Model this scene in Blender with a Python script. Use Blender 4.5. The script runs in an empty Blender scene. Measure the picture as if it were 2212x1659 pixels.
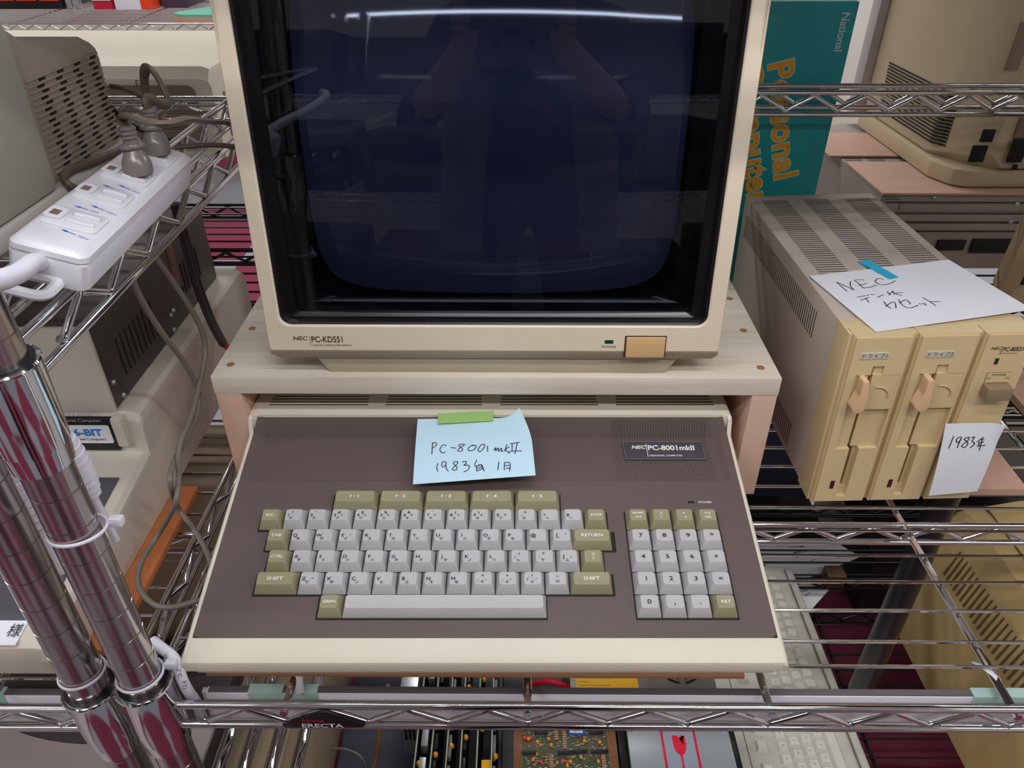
import bpy, bmesh, math, random
from mathutils import Vector, Matrix
random.seed(7)
PI = math.pi
SC = bpy.context.scene
COL = SC.collection
R = math.radians

# ------------------------------------------------------------------ camera, world, lights, exposure
F_PX = 1621.15
PITCH, YAW, CAM_H = R(34.04), R(0.36), 0.497          # shelf deck is z = 0
cam_d = bpy.data.cameras.new('camera'); cam = bpy.data.objects.new('camera', cam_d); COL.objects.link(cam)
cam.location = (0, 0, CAM_H); cam.rotation_euler = (PI/2 - PITCH, 0, YAW)
cam_d.sensor_fit = 'HORIZONTAL'; cam_d.sensor_width = 36; cam_d.lens = F_PX/2212*36
cam_d.clip_start = 0.01; cam_d.clip_end = 60
SC.camera = cam
SC.view_settings.view_transform = 'Standard'; SC.view_settings.look = 'None'
SC.view_settings.gamma = 1; SC.view_settings.exposure = 0.0; SC.view_settings.use_curve_mapping = False
w = bpy.data.worlds.new('world'); SC.world = w; w.use_nodes = True
w.node_tree.nodes['Background'].inputs[0].default_value = (.80, .84, .95, 1)
w.node_tree.nodes['Background'].inputs[1].default_value = 0.30
FLOOR_Z, CEIL_Z = -0.76, 1.85

def area(name, loc, sx, sy, power, col=(1, .97, .95), rot=(0, 0, 0)):
    l = bpy.data.lights.new(name, 'AREA'); l.shape = 'RECTANGLE'; l.size = sx; l.size_y = sy
    l.energy = power; l.color = col
    o = bpy.data.objects.new(name, l); COL.objects.link(o); o.location = loc; o.rotation_euler = rot
    return o
TUBES = [(-1.5, -0.9), (0.35, -0.9), (2.1, -0.9), (-1.5, 2.4), (0.35, 2.4), (2.1, 2.4), (-1.5, 0.75), (1.9, 0.75)]
for i, (x, y) in enumerate(TUBES):
    area('tube_light', (x, y, CEIL_Z-.075), 1.2, .10, 15.5 if y < 0 else (26 if y > 2 else 5), (1, .985, .955))
area('shelf_led_light', (.06, .329, .5495), .75, .010, 1.15, (.95, .96, 1.0), (R(8), 0, 0))
area('shelf_led_light', (-.66, .350, .2435), .55, .010, 0.55, (.95, .96, 1.0), (R(8), 0, 0))
area('shelf_led_light', (.12, .3432, -.0575), .60, .005, 0.36, (.93, .96, 1.0))

# ------------------------------------------------------------------ helpers
CAMP = Vector((0, 0, CAM_H))
_Rc = cam.rotation_euler.to_matrix()
def ray(x, y): return _Rc @ Vector(((x-1106)/F_PX, -(y-829.5)/F_PX, -1))
def at(x, y, X=None, Y=None, Z=None):
    r = ray(x, y)
    t = (X/r.x) if X is not None else (Y/r.y) if Y is not None else (Z-CAM_H)/r.z
    return CAMP + r*t

def tag(o, label=None, cat=None, group=None, kind=None):
    if label: o['label'] = label
    if cat: o['category'] = cat
    if group: o['group'] = group
    if kind: o['kind'] = kind
    return o
def thing(name, label, cat, loc=(0, 0, 0), rot=(0, 0, 0), group=None):
    o = bpy.data.objects.new(name, None); COL.objects.link(o); o.empty_display_size = .05
    o.location = loc; o.rotation_euler = rot
    return tag(o, label, cat, group)
def fin(name, bm, mats, parent=None, angle=35, loc=None, rot=None):
    me = bpy.data.meshes.new(name)
    bmesh.ops.recalc_face_normals(bm, faces=bm.faces[:])
    bm.to_mesh(me); bm.free()
    if not isinstance(mats, (list, tuple)): mats = [mats]
    for m in mats: me.materials.append(m)
    if angle:
        me.polygons.foreach_set('use_smooth', [True]*len(me.polygons))
        me.set_sharp_from_angle(angle=R(angle))
    o = bpy.data.objects.new(name, me); COL.objects.link(o)
    if parent: o.parent = parent
    if loc: o.location = loc
    if rot: o.rotation_euler = rot
    return o
def NB(): return bmesh.new()
def box(bm, x0, x1, y0, y1, z0, z1, bev=0, M=None, mi=0, seg=2):
    m = Matrix.Translation(((x0+x1)/2, (y0+y1)/2, (z0+z1)/2)) @ Matrix.Diagonal((abs(x1-x0), abs(y1-y0), abs(z1-z0), 1))
    if M: m = M @ m
    r = bmesh.ops.create_cube(bm, size=1, matrix=m)
    fs = set(f for v in r['verts'] for f in v.link_faces)
    for f in fs: f.material_index = mi
    if bev:
        es = list(set(e for f in fs for e in f.edges))
        bmesh.ops.bevel(bm, geom=es, offset=bev, segments=seg, profile=.6, affect='EDGES')
    return bm
def prism(bm, pts, fn, a, b, mi=0, bev=0):
    """polygon pts (u,v) extruded from a to b; fn(u,v,w)->xyz"""
    v0 = [bm.verts.new(fn(u, v, a)) for u, v in pts]; v1 = [bm.verts.new(fn(u, v, b)) for u, v in pts]
    n = len(pts); fs = []
    fs.append(bm.faces.new(v0)); fs.append(bm.faces.new(v1[::-1]))
    for i in range(n): fs.append(bm.faces.new((v0[i], v0[(i+1) % n], v1[(i+1) % n], v1[i])))
    for f in fs: f.material_index = mi
    if bev:
        es = list(set(e for f in fs for e in f.edges))
        bmesh.ops.bevel(bm, geom=es, offset=bev, segments=2, profile=.6, affect='EDGES')
    return bm
YZ = lambda u, v, w: (w, u, v)
XZ = lambda u, v, w: (u, w, v)
XY = lambda u, v, w: (u, v, w)
def tube(bm, pts, r, n=10, cap=True, mi=0, flat=1.0, closed=False):
    pts = [Vector(p) for p in pts]; N = len(pts)
    rings = []; up = None
    for i, p in enumerate(pts):
        if closed: t = pts[(i+1) % N]-pts[i-1]
        else: t = (pts[min(i+1, N-1)]-pts[max(i-1, 0)])
        t.normalize()
        if up is None:
            a = Vector((0, 0, 1)) if abs(t.z) < .9 else Vector((1, 0, 0))
            up = (a - t*a.dot(t)).normalized()
        else:
            up = (up - t*up.dot(t)).normalized()
        s = t.cross(up)
        rr = r[i] if isinstance(r, (list, tuple)) else r
        rings.append([bm.verts.new(p + (s*math.cos(2*PI*k/n)*flat + up*math.sin(2*PI*k/n))*rr) for k in range(n)])
    M = N if closed else N-1
    for i in range(M):
        a, b = rings[i], rings[(i+1) % N]
        for k in range(n):
            f = bm.faces.new((a[k], a[(k+1) % n], b[(k+1) % n], b[k])); f.material_index = mi
    if cap and not closed:
        for rg in (rings[0][::-1], rings[-1]):
            f = bm.faces.new(rg); f.material_index = mi
    return bm
def smooth(pts, sub=6):
    P = [Vector(p) for p in pts]; out = []
    for i in range(len(P)-1):
        p0, p1, p2, p3 = P[max(i-1, 0)], P[i], P[i+1], P[min(i+2, len(P)-1)]
        for k in range(sub):
            t = k/sub
            out.append(.5*((2*p1)+(p2-p0)*t+(2*p0-5*p1+4*p2-p3)*t*t+(3*p1-p0-3*p2+p3)*t**3))
    out.append(P[-1]); return out
def lathe(bm, prof, c=(0, 0, 0), n=32, mi=0, M=None, cap=True):
    rings = []
    for r, z in prof:
        vs = []
        for k in range(n):
            v = Vector((c[0]+r*math.cos(2*PI*k/n), c[1]+r*math.sin(2*PI*k/n), c[2]+z))
            vs.append(bm.verts.new(M @ v if M else v))
        rings.append(vs)
    for a, b in zip(rings, rings[1:]):
        for k in range(n):
            f = bm.faces.new((a[k], a[(k+1) % n], b[(k+1) % n], b[k])); f.material_index = mi
    if cap:
        for rg in (rings[0][::-1], rings[-1]):
            f = bm.faces.new(rg); f.material_index = mi
    return bm
def rrect(w, h, r, n=4, cx=0, cy=0):
    out = []
    for (sx, sy, a0) in ((1, 1, 0), (-1, 1, 90), (-1, -1, 180), (1, -1, 270)):
        for k in range(n+1):
            a = R(a0+90*k/n); out.append((cx+sx*(w/2-r)+r*math.cos(a), cy+sy*(h/2-r)+r*math.sin(a)))
    return out
def loft(bm, rings, cap0=True, cap1=True, mi=0):
    R_ = [[bm.verts.new(p) for p in rg] for rg in rings]; n = len(R_[0])
    for a, b in zip(R_, R_[1:]):
        for k in range(n):
            f = bm.faces.new((a[k], a[(k+1) % n], b[(k+1) % n], b[k])); f.material_index = mi
    if cap0: f = bm.faces.new(R_[0][::-1]); f.material_index = mi
    if cap1: f = bm.faces.new(R_[-1]); f.material_index = mi
    return bm
def relief(bm, xs, zs, dep, fn, base=0.0, mi=None):
    """block relief: cell (i,j) between xs[i..i+1], zs[j..j+1] at depth dep(i,j); fn(x,z,d)->xyz; mi(i,j)->material"""
    nx, nz = len(xs)-1, len(zs)-1
    D = [[dep((xs[i]+xs[i+1])/2, (zs[j]+zs[j+1])/2) for j in range(nz)] for i in range(nx)]
    g = lambda i, j: D[i][j] if 0 <= i < nx and 0 <= j < nz else base
    def q(a, m=0):
        f = bm.faces.new([bm.verts.new(p) for p in a]); f.material_index = m
    for i in range(nx):
        for j in range(nz):
            d = D[i][j]; m = mi((xs[i]+xs[i+1])/2, (zs[j]+zs[j+1])/2) if mi else 0
            q((fn(xs[i], zs[j], d), fn(xs[i+1], zs[j], d), fn(xs[i+1], zs[j+1], d), fn(xs[i], zs[j+1], d)), m)
    for i in range(nx+1):
        for j in range(nz):
            a, b = g(i-1, j), g(i, j)
            if abs(a-b) > 1e-7: q((fn(xs[i], zs[j], a), fn(xs[i], zs[j], b), fn(xs[i], zs[j+1], b), fn(xs[i], zs[j+1], a)))
    for i in range(nx):
        for j in range(nz+1):
            a, b = g(i, j-1), g(i, j)
            if abs(a-b) > 1e-7: q((fn(xs[i], zs[j], a), fn(xs[i], zs[j], b), fn(xs[i+1], zs[j], b), fn(xs[i+1], zs[j], a)))
    bmesh.ops.remove_doubles(bm, verts=bm.verts[:], dist=1e-6)
    return bm
def basis(o, ex, ey, ez=None):
    ex = Vector(ex).normalized(); ey = Vector(ey); ey = (ey-ex*ey.dot(ex)).normalized(); ez = ex.cross(ey)
    return Matrix(((ex.x, ey.x, ez.x, o[0]), (ex.y, ey.y, ez.y, o[1]), (ex.z, ey.z, ez.z, o[2]), (0, 0, 0, 1)))
_tc = {}
def text(s, size, mat, parent, M, name='lettering', ax='CENTER', ay='CENTER', sx=1.0, shear=0, bold=0, ext=.00006, space=1.0, label=None, line=1.0, dup=0):
    """size = cap height in metres; M places the text plane (x right, y up, z out)"""
    key = (s, ax, ay, shear, bold, space, line)
    if key not in _tc:
        c = bpy.data.curves.new('t', 'FONT'); c.body = s; c.align_x = ax; c.align_y = ay; c.size = 1/.72
        c.shear = shear; c.offset = bold; c.space_character = space; c.space_line = line; c.resolution_u = 3
        o = bpy.data.objects.new('t', c); COL.objects.link(o)
        bpy.context.view_layer.update()
        dg = bpy.context.evaluated_depsgraph_get()
        me = bpy.data.meshes.new_from_object(o.evaluated_get(dg)); COL.objects.unlink(o); bpy.data.objects.remove(o)
        _tc[key] = me
    me = _tc[key].copy(); me.name = name
    me.transform(M @ Matrix.Diagonal((size*sx, size, 1, 1)) @ Matrix.Translation((0, 0, ext)))
    if dup:
        bm = NB(); bm.from_mesh(me); m2 = me.copy(); ax_ = M.to_3x3() @ Vector((dup, 0, .00001)); m2.transform(Matrix.Translation(ax_)); bm.from_mesh(m2)
        m2.transform(Matrix.Translation(-ax_*.5 + M.to_3x3() @ Vector((0, dup*.8, .00001)))); bm.from_mesh(m2); bm.to_mesh(me); bm.free(); bpy.data.meshes.remove(m2)
    me.materials.clear(); me.materials.append(mat)
    o = bpy.data.objects.new(name, me); COL.objects.link(o)
    if parent: o.parent = parent
    if label: o['label'] = label
    return o
def strokes(bm, S, fn, wd, mi=0, nrm=Vector((0, 0, 1))):
    """pen strokes: each a list of 2D points; fn(x,y)->world point"""
    for s in S:
        P = [Vector((p[0], p[1], 0)) for p in s]
        if len(P) > 2: P = smooth(P, 4)
        W = [fn(p.x, p.y) for p in P]
        L = []
        for i, p in enumerate(W):
            t = (W[min(i+1, len(W)-1)]-W[max(i-1, 0)])
            if t.length < 1e-9: t = Vector((1, 0, 0))
            t.normalize(); sd = t.cross(nrm).normalized()*wd/2
            L.append((bm.verts.new(p-sd), bm.verts.new(p+sd)))
        for a, b in zip(L, L[1:]):
            f = bm.faces.new((a[0], a[1], b[1], b[0])); f.material_index = mi
    return bm

# ------------------------------------------------------------------ materials
def S2L(c): return tuple(((v/255)/12.92 if v/255 <= .04045 else ((v/255+.055)/1.055)**2.4) for v in c)
_m = {}
def mat(name, rgb, rough=.5, metal=0.0, bump=0.0, bscale=400, var=0.0, vscale=6, spec=.5, stretch=None, coat=0, srgb=True, vcol=None):
    if name in _m: return _m[name]
    m = bpy.data.materials.new(name); m.use_nodes = True; nt = m.node_tree; N = nt.nodes; L = nt.links
    b = N['Principled BSDF']; c = S2L(rgb) if srgb else rgb
    b.inputs['Base Color'].default_value = (*c, 1); b.inputs['Roughness'].default_value = rough
    b.inputs['Metallic'].default_value = metal; b.inputs['Specular IOR Level'].default_value = spec
    if coat: b.inputs['Coat Weight'].default_value = coat
    if var or bump:
        tc = N.new('ShaderNodeTexCoord'); mp = N.new('ShaderNodeMapping'); L.new(tc.outputs['Object'], mp.inputs[0])
        if stretch: mp.inputs['Scale'].default_value = stretch
    if var:
        nz = N.new('ShaderNodeTexNoise'); nz.inputs['Scale'].default_value = vscale; nz.inputs['Detail'].default_value = 5
        L.new(mp.outputs[0], nz.inputs['Vector'])
        mx = N.new('ShaderNodeMix'); mx.data_type = 'RGBA'
        rp = N.new('ShaderNodeMapRange'); rp.inputs[1].default_value = .35; rp.inputs[2].default_value = .65
        L.new(nz.outputs['Fac'], rp.inputs[0]); L.new(rp.outputs[0], mx.inputs[0])
        c2 = S2L(vcol) if vcol else tuple(v*(1-var) for v in c)
        mx.inputs[6].default_value = (*c, 1); mx.inputs[7].default_value = (*c2, 1)
        L.new(mx.outputs[2], b.inputs['Base Color'])
    if bump:
        n2 = N.new('ShaderNodeTexNoise'); n2.inputs['Scale'].default_value = bscale; L.new(mp.outputs[0], n2.inputs['Vector'])
        bp = N.new('ShaderNodeBump'); bp.inputs['Strength'].default_value = bump; bp.inputs['Distance'].default_value = .001
        L.new(n2.outputs['Fac'], bp.inputs['Height']); L.new(bp.outputs[0], b.inputs['Normal'])
    _m[name] = m
    return m
CHROME = mat('chrome', (222, 223, 226), .08, 1.0)
POSTM = mat('polished_post', (190, 184, 184), .20, 1.0)
CREAM = mat('cream_plastic', (224, 216, 200), .42, bump=.12, bscale=900, var=.05, vscale=8)
CREAM2 = mat('monitor_beige_plastic', (216, 202, 180), .45, bump=.12, bscale=900, var=.06, vscale=9)
BROWN = mat('brown_panel_plastic', (98, 84, 82), .5, bump=.25, bscale=1400, spec=.4)
RIBM = mat('brown_ribbed_plastic', (98, 84, 82), .5)
KEYG = mat('grey_key_plastic', (186, 184, 188), .45, bump=.08, bscale=1200, var=.04, vscale=60)
KEYO = mat('olive_key_plastic', (152, 146, 116), .45, bump=.08, bscale=1200, var=.05, vscale=60)
INKD = mat('dark_legend_ink', (34, 34, 46), .5)
INKW = mat('white_legend_ink', (238, 238, 232), .5)
PRBR = mat('printed_brown_ink', (74, 58, 50), .5)
DARK = mat('dark_hole', (14, 12, 14), .7)
BLACKP = mat('black_plastic', (24, 22, 26), .35)
WOOD = mat('pale_plywood', (216, 206, 194), .55, var=.10, vscale=9, stretch=(.8, 16, 16), vcol=(206, 193, 178), bump=.04, bscale=60)
WOOD2 = mat('pink_pine', (206, 172, 154), .6, var=.1, vscale=5, stretch=(9, 9, .8), vcol=(200, 152, 128), bump=.05, bscale=60)
MDF = mat('brown_fibreboard', (160, 112, 82), .75, var=.08, vscale=60, bump=.1, bscale=600)
MDF2 = mat('pink_brown_fibreboard', (196, 158, 140), .75, var=.05, vscale=60)
DRVB = mat('yellowed_beige_plastic', (214, 190, 146), .45, bump=.1, bscale=900, var=.06, vscale=10)
DRVC = mat('grey_beige_painted_metal', (186, 174, 164), .5, var=.07, vscale=9, bump=.05, bscale=1500)
LEVER = mat('pinkish_beige_plastic', (222, 184, 146), .35)
PAPERW = mat('white_paper', (226, 228, 238), .8, bump=.05, bscale=300)
PAPERB = mat('pale_blue_paper', (190, 222, 240), .8)
TAPEG = mat('green_tape', (160, 202, 122), .4)
TAPEB = mat('blue_tape', (0, 178, 226), .45)
PEN = mat('pen_ink', (26, 30, 44), .5)
WHITEP = mat('white_glossy_plastic', (208, 207, 214), .28, var=.03, vscale=12)
WHITEC = mat('white_cord_plastic', (224, 222, 234), .4)
GREYPL = mat('grey_plug_plastic', (120, 112, 108), .25)
CORDB = mat('brown_cord', (92, 78, 68), .45)
CORDG = mat('grey_cord', (112, 104, 98), .45)
STEEL = mat('dull_galvanised_steel', (92, 88, 84), .42, .6, var=.15, vscale=18)
LEFTB = mat('warm_grey_plastic', (204, 194, 182), .5, bump=.1, bscale=800, var=.06, vscale=8)
MONL = mat('brownish_grey_plastic', (154, 140, 128), .5, bump=.1, bscale=800, var=.08, vscale=8)
LILAC = mat('dark_slate_plastic', (78, 76, 84), .5)
BLUEI = mat('blue_print', (40, 80, 190), .5)
CYANL = mat('bright_blue_print', (20, 120, 205), .5)
REDP = mat('red_print', (226, 30, 60), .5)
MINT = mat('mint_foam', (176, 206, 200), .7)
ALU = mat('white_light_housing', (240, 242, 250), .4)
ALUD = mat('grey_diffuser', (96, 92, 98), .5)
BLKW = mat('black_coated_wire', (20, 18, 24), .25)
PCKEY = mat('light_grey_keyboard_plastic', (196, 196, 186), .45, var=.04, vscale=30)
SILV = mat('silver_metal', (196, 202, 208), .35, .8, var=.08, vscale=14)
GOLDB = mat('yellow_label_paper', (252, 190, 20), .5)
TEAL = mat('teal_printed_card', (0, 152, 158), .45, var=.10, vscale=5, vcol=(0, 138, 148))
ORANGE = mat('orange_print', (232, 160, 20), .5)
LEDGREEN = mat('dark_green_led', (20, 60, 36), .3)
LEDRED = mat('dark_red_led', (70, 6, 20), .3)
OCHRE = mat('ochre_button', (204, 166, 118), .4)
PCBG = mat('green_circuit_board', (52, 88, 66), .5, var=.25, vscale=60, vcol=(96, 70, 46))
CHIP = mat('black_chip', (30, 28, 34), .4)
ICAP = mat('amber_capacitor', (236, 160, 50), .4)
SLATE = mat('slate_blue_board', (60, 62, 82), .6)

# ------------------------------------------------------------------ setting
def carpet():
    m = bpy.data.materials.new('checker_carpet'); m.use_nodes = True; nt = m.node_tree; N = nt.nodes; L = nt.links
    b = N['Principled BSDF']; b.inputs['Roughness'].default_value = .9; b.inputs['Specular IOR Level'].default_value = .15
    tc = N.new('ShaderNodeTexCoord'); mp = N.new('ShaderNodeMapping'); mp.inputs['Location'].default_value = (1.64, -2.18, 0)
    ck = N.new('ShaderNodeTexChecker'); ck.inputs['Scale'].default_value = 1/.55
    ck.inputs[1].default_value = (*S2L((148, 64, 88)), 1); ck.inputs[2].default_value = (*S2L((168, 168, 180)), 1)
    nz = N.new('ShaderNodeTexNoise'); nz.inputs['Scale'].default_value = 900
    mx = N.new('ShaderNodeMix'); mx.data_type = 'RGBA'; mx.blend_type = 'MULTIPLY'; mx.inputs[0].default_value = .35
    bp = N.new('ShaderNodeBump'); bp.inputs['Strength'].default_value = .5; bp.inputs['Distance'].default_value = .003
    L.new(tc.outputs['Object'], mp.inputs[0]); L.new(mp.outputs[0], ck.inputs[0]); L.new(ck.outputs[0], mx.inputs[6])
    L.new(tc.outputs['Object'], nz.inputs['Vector']); L.new(nz.outputs['Color'], mx.inputs[7]); L.new(mx.outputs[2], b.inputs['Base Color'])
    L.new(nz.outputs['Fac'], bp.inputs['Height']); L.new(bp.outputs[0], b.inputs['Normal'])
    return m
RX0, RX1, RY0, RY1 = -3.2, 3.2, -2.6, 4.2
WALLM = mat('painted_wall', (222, 222, 214), .8, var=.03, vscale=2)
CEILM = mat('ceiling_board', (236, 236, 238), .85, var=.04, vscale=60)
tag(fin('floor', box(NB(), RX0, RX1, RY0, RY1, FLOOR_Z-.05, FLOOR_Z), carpet()), kind='structure')
tag(fin('ceiling', box(NB(), RX0, RX1, RY0, RY1, CEIL_Z, CEIL_Z+.05), CEILM), kind='structure')
for nm, a in (('wall_left', (RX0-.05, RX0, RY0, RY1)), ('wall_right', (RX1, RX1+.05, RY0, RY1)), ('wall_rear', (RX0, RX1, RY1, RY1+.05)), ('wall_front', (RX0, RX1, RY0-.05, RY0))):
    tag(fin(nm, box(NB(), *a, FLOOR_Z, CEIL_Z), WALLM), kind='structure')
for i, (x, y) in enumerate(TUBES):
    side = 'behind the camera' if y < 0 else 'over the far aisle' if y > 2 else 'over the racks'
    pos = 'left' if x < -1 else ('middle' if x < 1 else 'right')
    t = thing('ceiling_light', f'white fluorescent batten on the ceiling {side}, {pos} one', 'ceiling light', (x, y, CEIL_Z), group='fluorescent battens on the ceiling')
    fin('housing', box(NB(), -.62, .62, -.07, .07, -.05, 0, .008), WHITEP, t)
    fin('reflector', box(NB(), -.61, .61, -.06, .06, -.056, -.048, .002), WHITEP, t)

# ------------------------------------------------------------------ wire shelving
def truss(parent, m, p0, p1, ztop, zbot, ph, r=.0031, rz=.0025, period=.059, names=('top_rail', 'bottom_rail', 'zigzag'), inset=.012):
    p0 = Vector(p0); p1 = Vector(p1); d = (p1-p0); Ln = d.length; d.normalize()
    fin(names[0], tube(NB(), [(*(p0.xy), ztop), (*(p1.xy), ztop)], r, 12), m, parent)
    fin(names[1], tube(NB(), [(*(p0.xy), zbot), (*(p1.xy), zbot)], r, 12), m, parent)
    pts = []; zt, zb = ztop-r-rz*.2, zbot+r+rz*.4
    s = inset; k = 0
    first = math.floor((inset-ph)/(period/2))+1
    for k in range(first, 4000):
        s = ph + k*period/2
        if s > Ln-inset: break
        z = zb if k % 2 == 0 else zt; zo = zt if k % 2 == 0 else zb
        e = .0035
        pts.append((*(p0+d*(s-e)).xy, z+(zo-z)*.13)); pts.append((*(p0+d*s).xy, z)); pts.append((*(p0+d*(s+e)).xy, z+(zo-z)*.13))
    if len(pts) > 1: fin(names[2], tube(NB(), pts, rz, 8), m, parent, angle=60)
def collar(parent, x, y, ztop, m, h=.058, black=True):
    bm = NB()
    lathe(bm, [(.0142, 0), (.0190, 0), (.0197, -.001), (.0190, -.003), (.0182, -h*.7), (.0176, -h), (.0142, -h)], (x, y, ztop), 40, cap=False)
    fin('collar', bm, m, parent)
    if black:
        fin('sleeve', lathe(NB(), [(.0141, .0012), (.0170, .0012), (.0172, -.002), (.0172, -.010), (.0141, -.010)], (x, y, ztop), 40, cap=False), BLACKP if black is True else black, parent)
        fin('lower_cone', lathe(NB(), [(.0141, -h+.002), (.0172, -h+.002), (.0160, -h-.014), (.0142, -h-.014)], (x, y, ztop), 40, cap=False), m, parent)
def shelf(name, label, x0, x1, y0, y1, z, m, ph_x=0.0, wires=None, beams=(), centre=(), ends=(True, True), wr=.0015, cols=(), sides='FBLR', wx=None):
    t = thing(name, label, 'shelf', (0, 0, 0))
    if 'F' in sides: truss(t, m, (x0, y0, 0), (x1, y0, 0), z-.0005, z-.0245, ph_x)
    if 'B' in sides: truss(t, m, (x0, y1, 0), (x1, y1, 0), z-.0005, z-.0245, ph_x)
    if 'L' in sides: truss(t, m, (x0, y0, 0), (x0, y1, 0), z-.0005, z-.0245, .02)
    if 'R' in sides: truss(t, m, (x1, y0, 0), (x1, y1, 0), z-.0005, z-.0245, .02)
    for yy in (wires or []):
        a, b = wx or (x0, x1)
        fin('wire', tube(NB(), [(a, yy, z), (b, yy, z)], wr, 8), m, t)
    for xx in beams:
        fin('cross_beam', tube(NB(), [(xx, y0-.004, z-.0052), (xx, y1+.003, z-.0052)], .0031, 10), m, t)
    for yy in centre:
        truss(t, m, (x0, yy, 0), (x1, yy, 0), z-.0045, z-.0265, ph_x, r=.0029, names=('support_rail', 'support_rail', 'zigzag'))
    for (cx, cy) in cols: collar(t, cx, cy, z+.023, m)
    return t
def post(x, y, z0, z1, label, m=POSTM, r=.014, group=None):
    prof = [(r-.001, z0), (r, z0+.001)]
    z = math.ceil(z0/.0254)*.0254 + .004
    while z < z1-.01:
        prof += [(r, z-.0006), (r-.0007, z-.0003), (r-.0007, z+.0003), (r, z+.0006)]
        z += .0254
    prof += [(r, z1-.001), (r-.001, z1)]
    o = fin('shelf_post', lathe(NB(), prof, (0, 0, 0), 36), m, loc=(x, y, 0))
    return tag(o, label, 'shelf post', group)
WY = [.354]+[.3763+.0302*i for i in range(17)]
PX0 = (.0096+.262) % .059
main = shelf('wire_shelf', 'chrome wire shelf carrying the keyboard computer and wooden stand', -.2665, .96, .3195, .893, 0, CHROME, PX0+.0045, WY,
             [.0094+.1768*k for k in range(-1, 6)], (.509, .70), cols=((-.264, .322), (-.264, .893), (.972, .322), (.972, .893)))
bm = NB(); prism(bm, [(at(x, y, Y=.3140).x, at(x, y, Y=.3140).z) for x, y in ((609, 1567), (616, 1573), (784, 1573), (789, 1567), (765, 1558), (707, 1539), (688, 1539), (630, 1558))], XZ, .3140, .3160, bev=.0006)
pl = fin('name_plate', bm, BLACKP, main)
Mf = lambda x, z, y: Matrix(((1, 0, 0, x), (0, 0, -1, y), (0, 1, 0, z), (0, 0, 0, 1)))
p_ = at(652, 1571, Y=.3139); text('ERECTA', .0048, INKW, pl, Mf(p_.x, p_.z, .3139), 'lettering', ax='LEFT', ay='BOTTOM_BASELINE', bold=.03, sx=1.28)
p_ = at(651, 1560, Y=.3139); text('Home', .0046, REDP, pl, Mf(p_.x, p_.z, .3139), 'lettering', ax='LEFT', ay='BOTTOM_BASELINE', shear=.35, sx=1.0)
post(-.264, .322, FLOOR_Z, 1.25, 'round chrome post at the front left corner of the middle rack')
post(-.311, .329, FLOOR_Z, 1.25, 'round chrome post of the left rack, nearest the left edge')
post(-.264, .893, FLOOR_Z, 1.25, 'round chrome post at the rear left corner of the middle rack')
post(-.300, .915, FLOOR_Z, 1.25, 'round chrome post at the rear right corner of the left rack')
post(.972, .322, FLOOR_Z, 1.25, 'round chrome post at the front right corner of the middle rack')
post(.972, .893, FLOOR_Z, 1.25, 'round chrome post at the rear right corner of the middle rack')
# open upper frame of the middle rack
up = thing('wire_truss', 'chrome side and rear truss frame above the middle shelf, beside the power strip', 'shelf')
truss(up, CHROME, (-.2625, .336, 0), (-.2625, .885, 0), .2945, .2705, .038)
truss(up, CHROME, (-.252, .893, 0), (.96, .893, 0), .2945, .2705, .03)
truss(up, CHROME, (-.252, .925, 0), (.96, .925, 0), .2945, .2705, .05, names=('rear_rail', 'rear_rail', 'zigzag'))
collar(up, -.264, .322, .292, CHROME, .052); collar(up, -.264, .893, .292, CHROME, .052)
lowf = thing('wire_truss', 'lower chrome side frame of the middle rack, over the tan case at the bottom', 'shelf')
truss(lowf, CHROME, (-.2625, .336, 0), (-.2625, .885, 0), -.2855, -.3095, .038)
truss(lowf, CHROME, (-.2380, .336, 0), (-.2380, .885, 0), -.2955, -.3195, .02)
collar(lowf, -.264, .322, -.28, CHROME, .052); collar(lowf, -.264, .893, -.28, CHROME, .052)
lowg = thing('wire_truss', 'lower chrome side frame of the left rack, beside the grey curved printer', 'shelf')
truss(lowg, CHROME, (-.3180, .345, 0), (-.3180, .855, 0), -.2855, -.3095, .01)
truss(lowg, CHROME, (-.2950, .345, 0), (-.2950, .855, 0), -.2955, -.3195, .03)
collar(lowg, -.311, .329, -.28, CHROME, .052); collar(lowg, -.300, .915, -.28, CHROME, .052)
# left rack
WL = [.352+.0302*i for i in range(17)]
shelf('wire_shelf', 'chrome wire shelf of the left rack, under the sixteen bit computer', -1.25, -.3015, .3265, .865, -.0175, CHROME, .02, WL,
      [-.40-.1768*k for k in range(5)], (.51,), cols=((-.311, .329), (-.300, .915)))
shelf('wire_shelf', 'upper chrome wire shelf of the left rack, under the power strip', -1.25, -.318, .3265, .865, .2935, CHROME, .02, WL,
      [-.40-.1768*k for k in range(5)], (.60,), cols=((-.311, .329), (-.300, .915)))
# bottom shelf of middle rack
BW = [.352+.0302*i for i in range(18)]
shelf('wire_shelf', 'dark lower wire shelf under the keyboard and circuit boards', -.252, .96, .3195, .893, -.60, BLKW, .02, BW,
      [.0094+.1768*k for k in range(-1, 6)], (.70,), sides='FBLR')
shelf('wire_shelf', 'lower wire shelf of the left rack, under the round topped case', -1.25, -.323, .3265, .865, -.60, CHROME, .02, WL, [-.40-.1768*k for k in range(5)], ())
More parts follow.
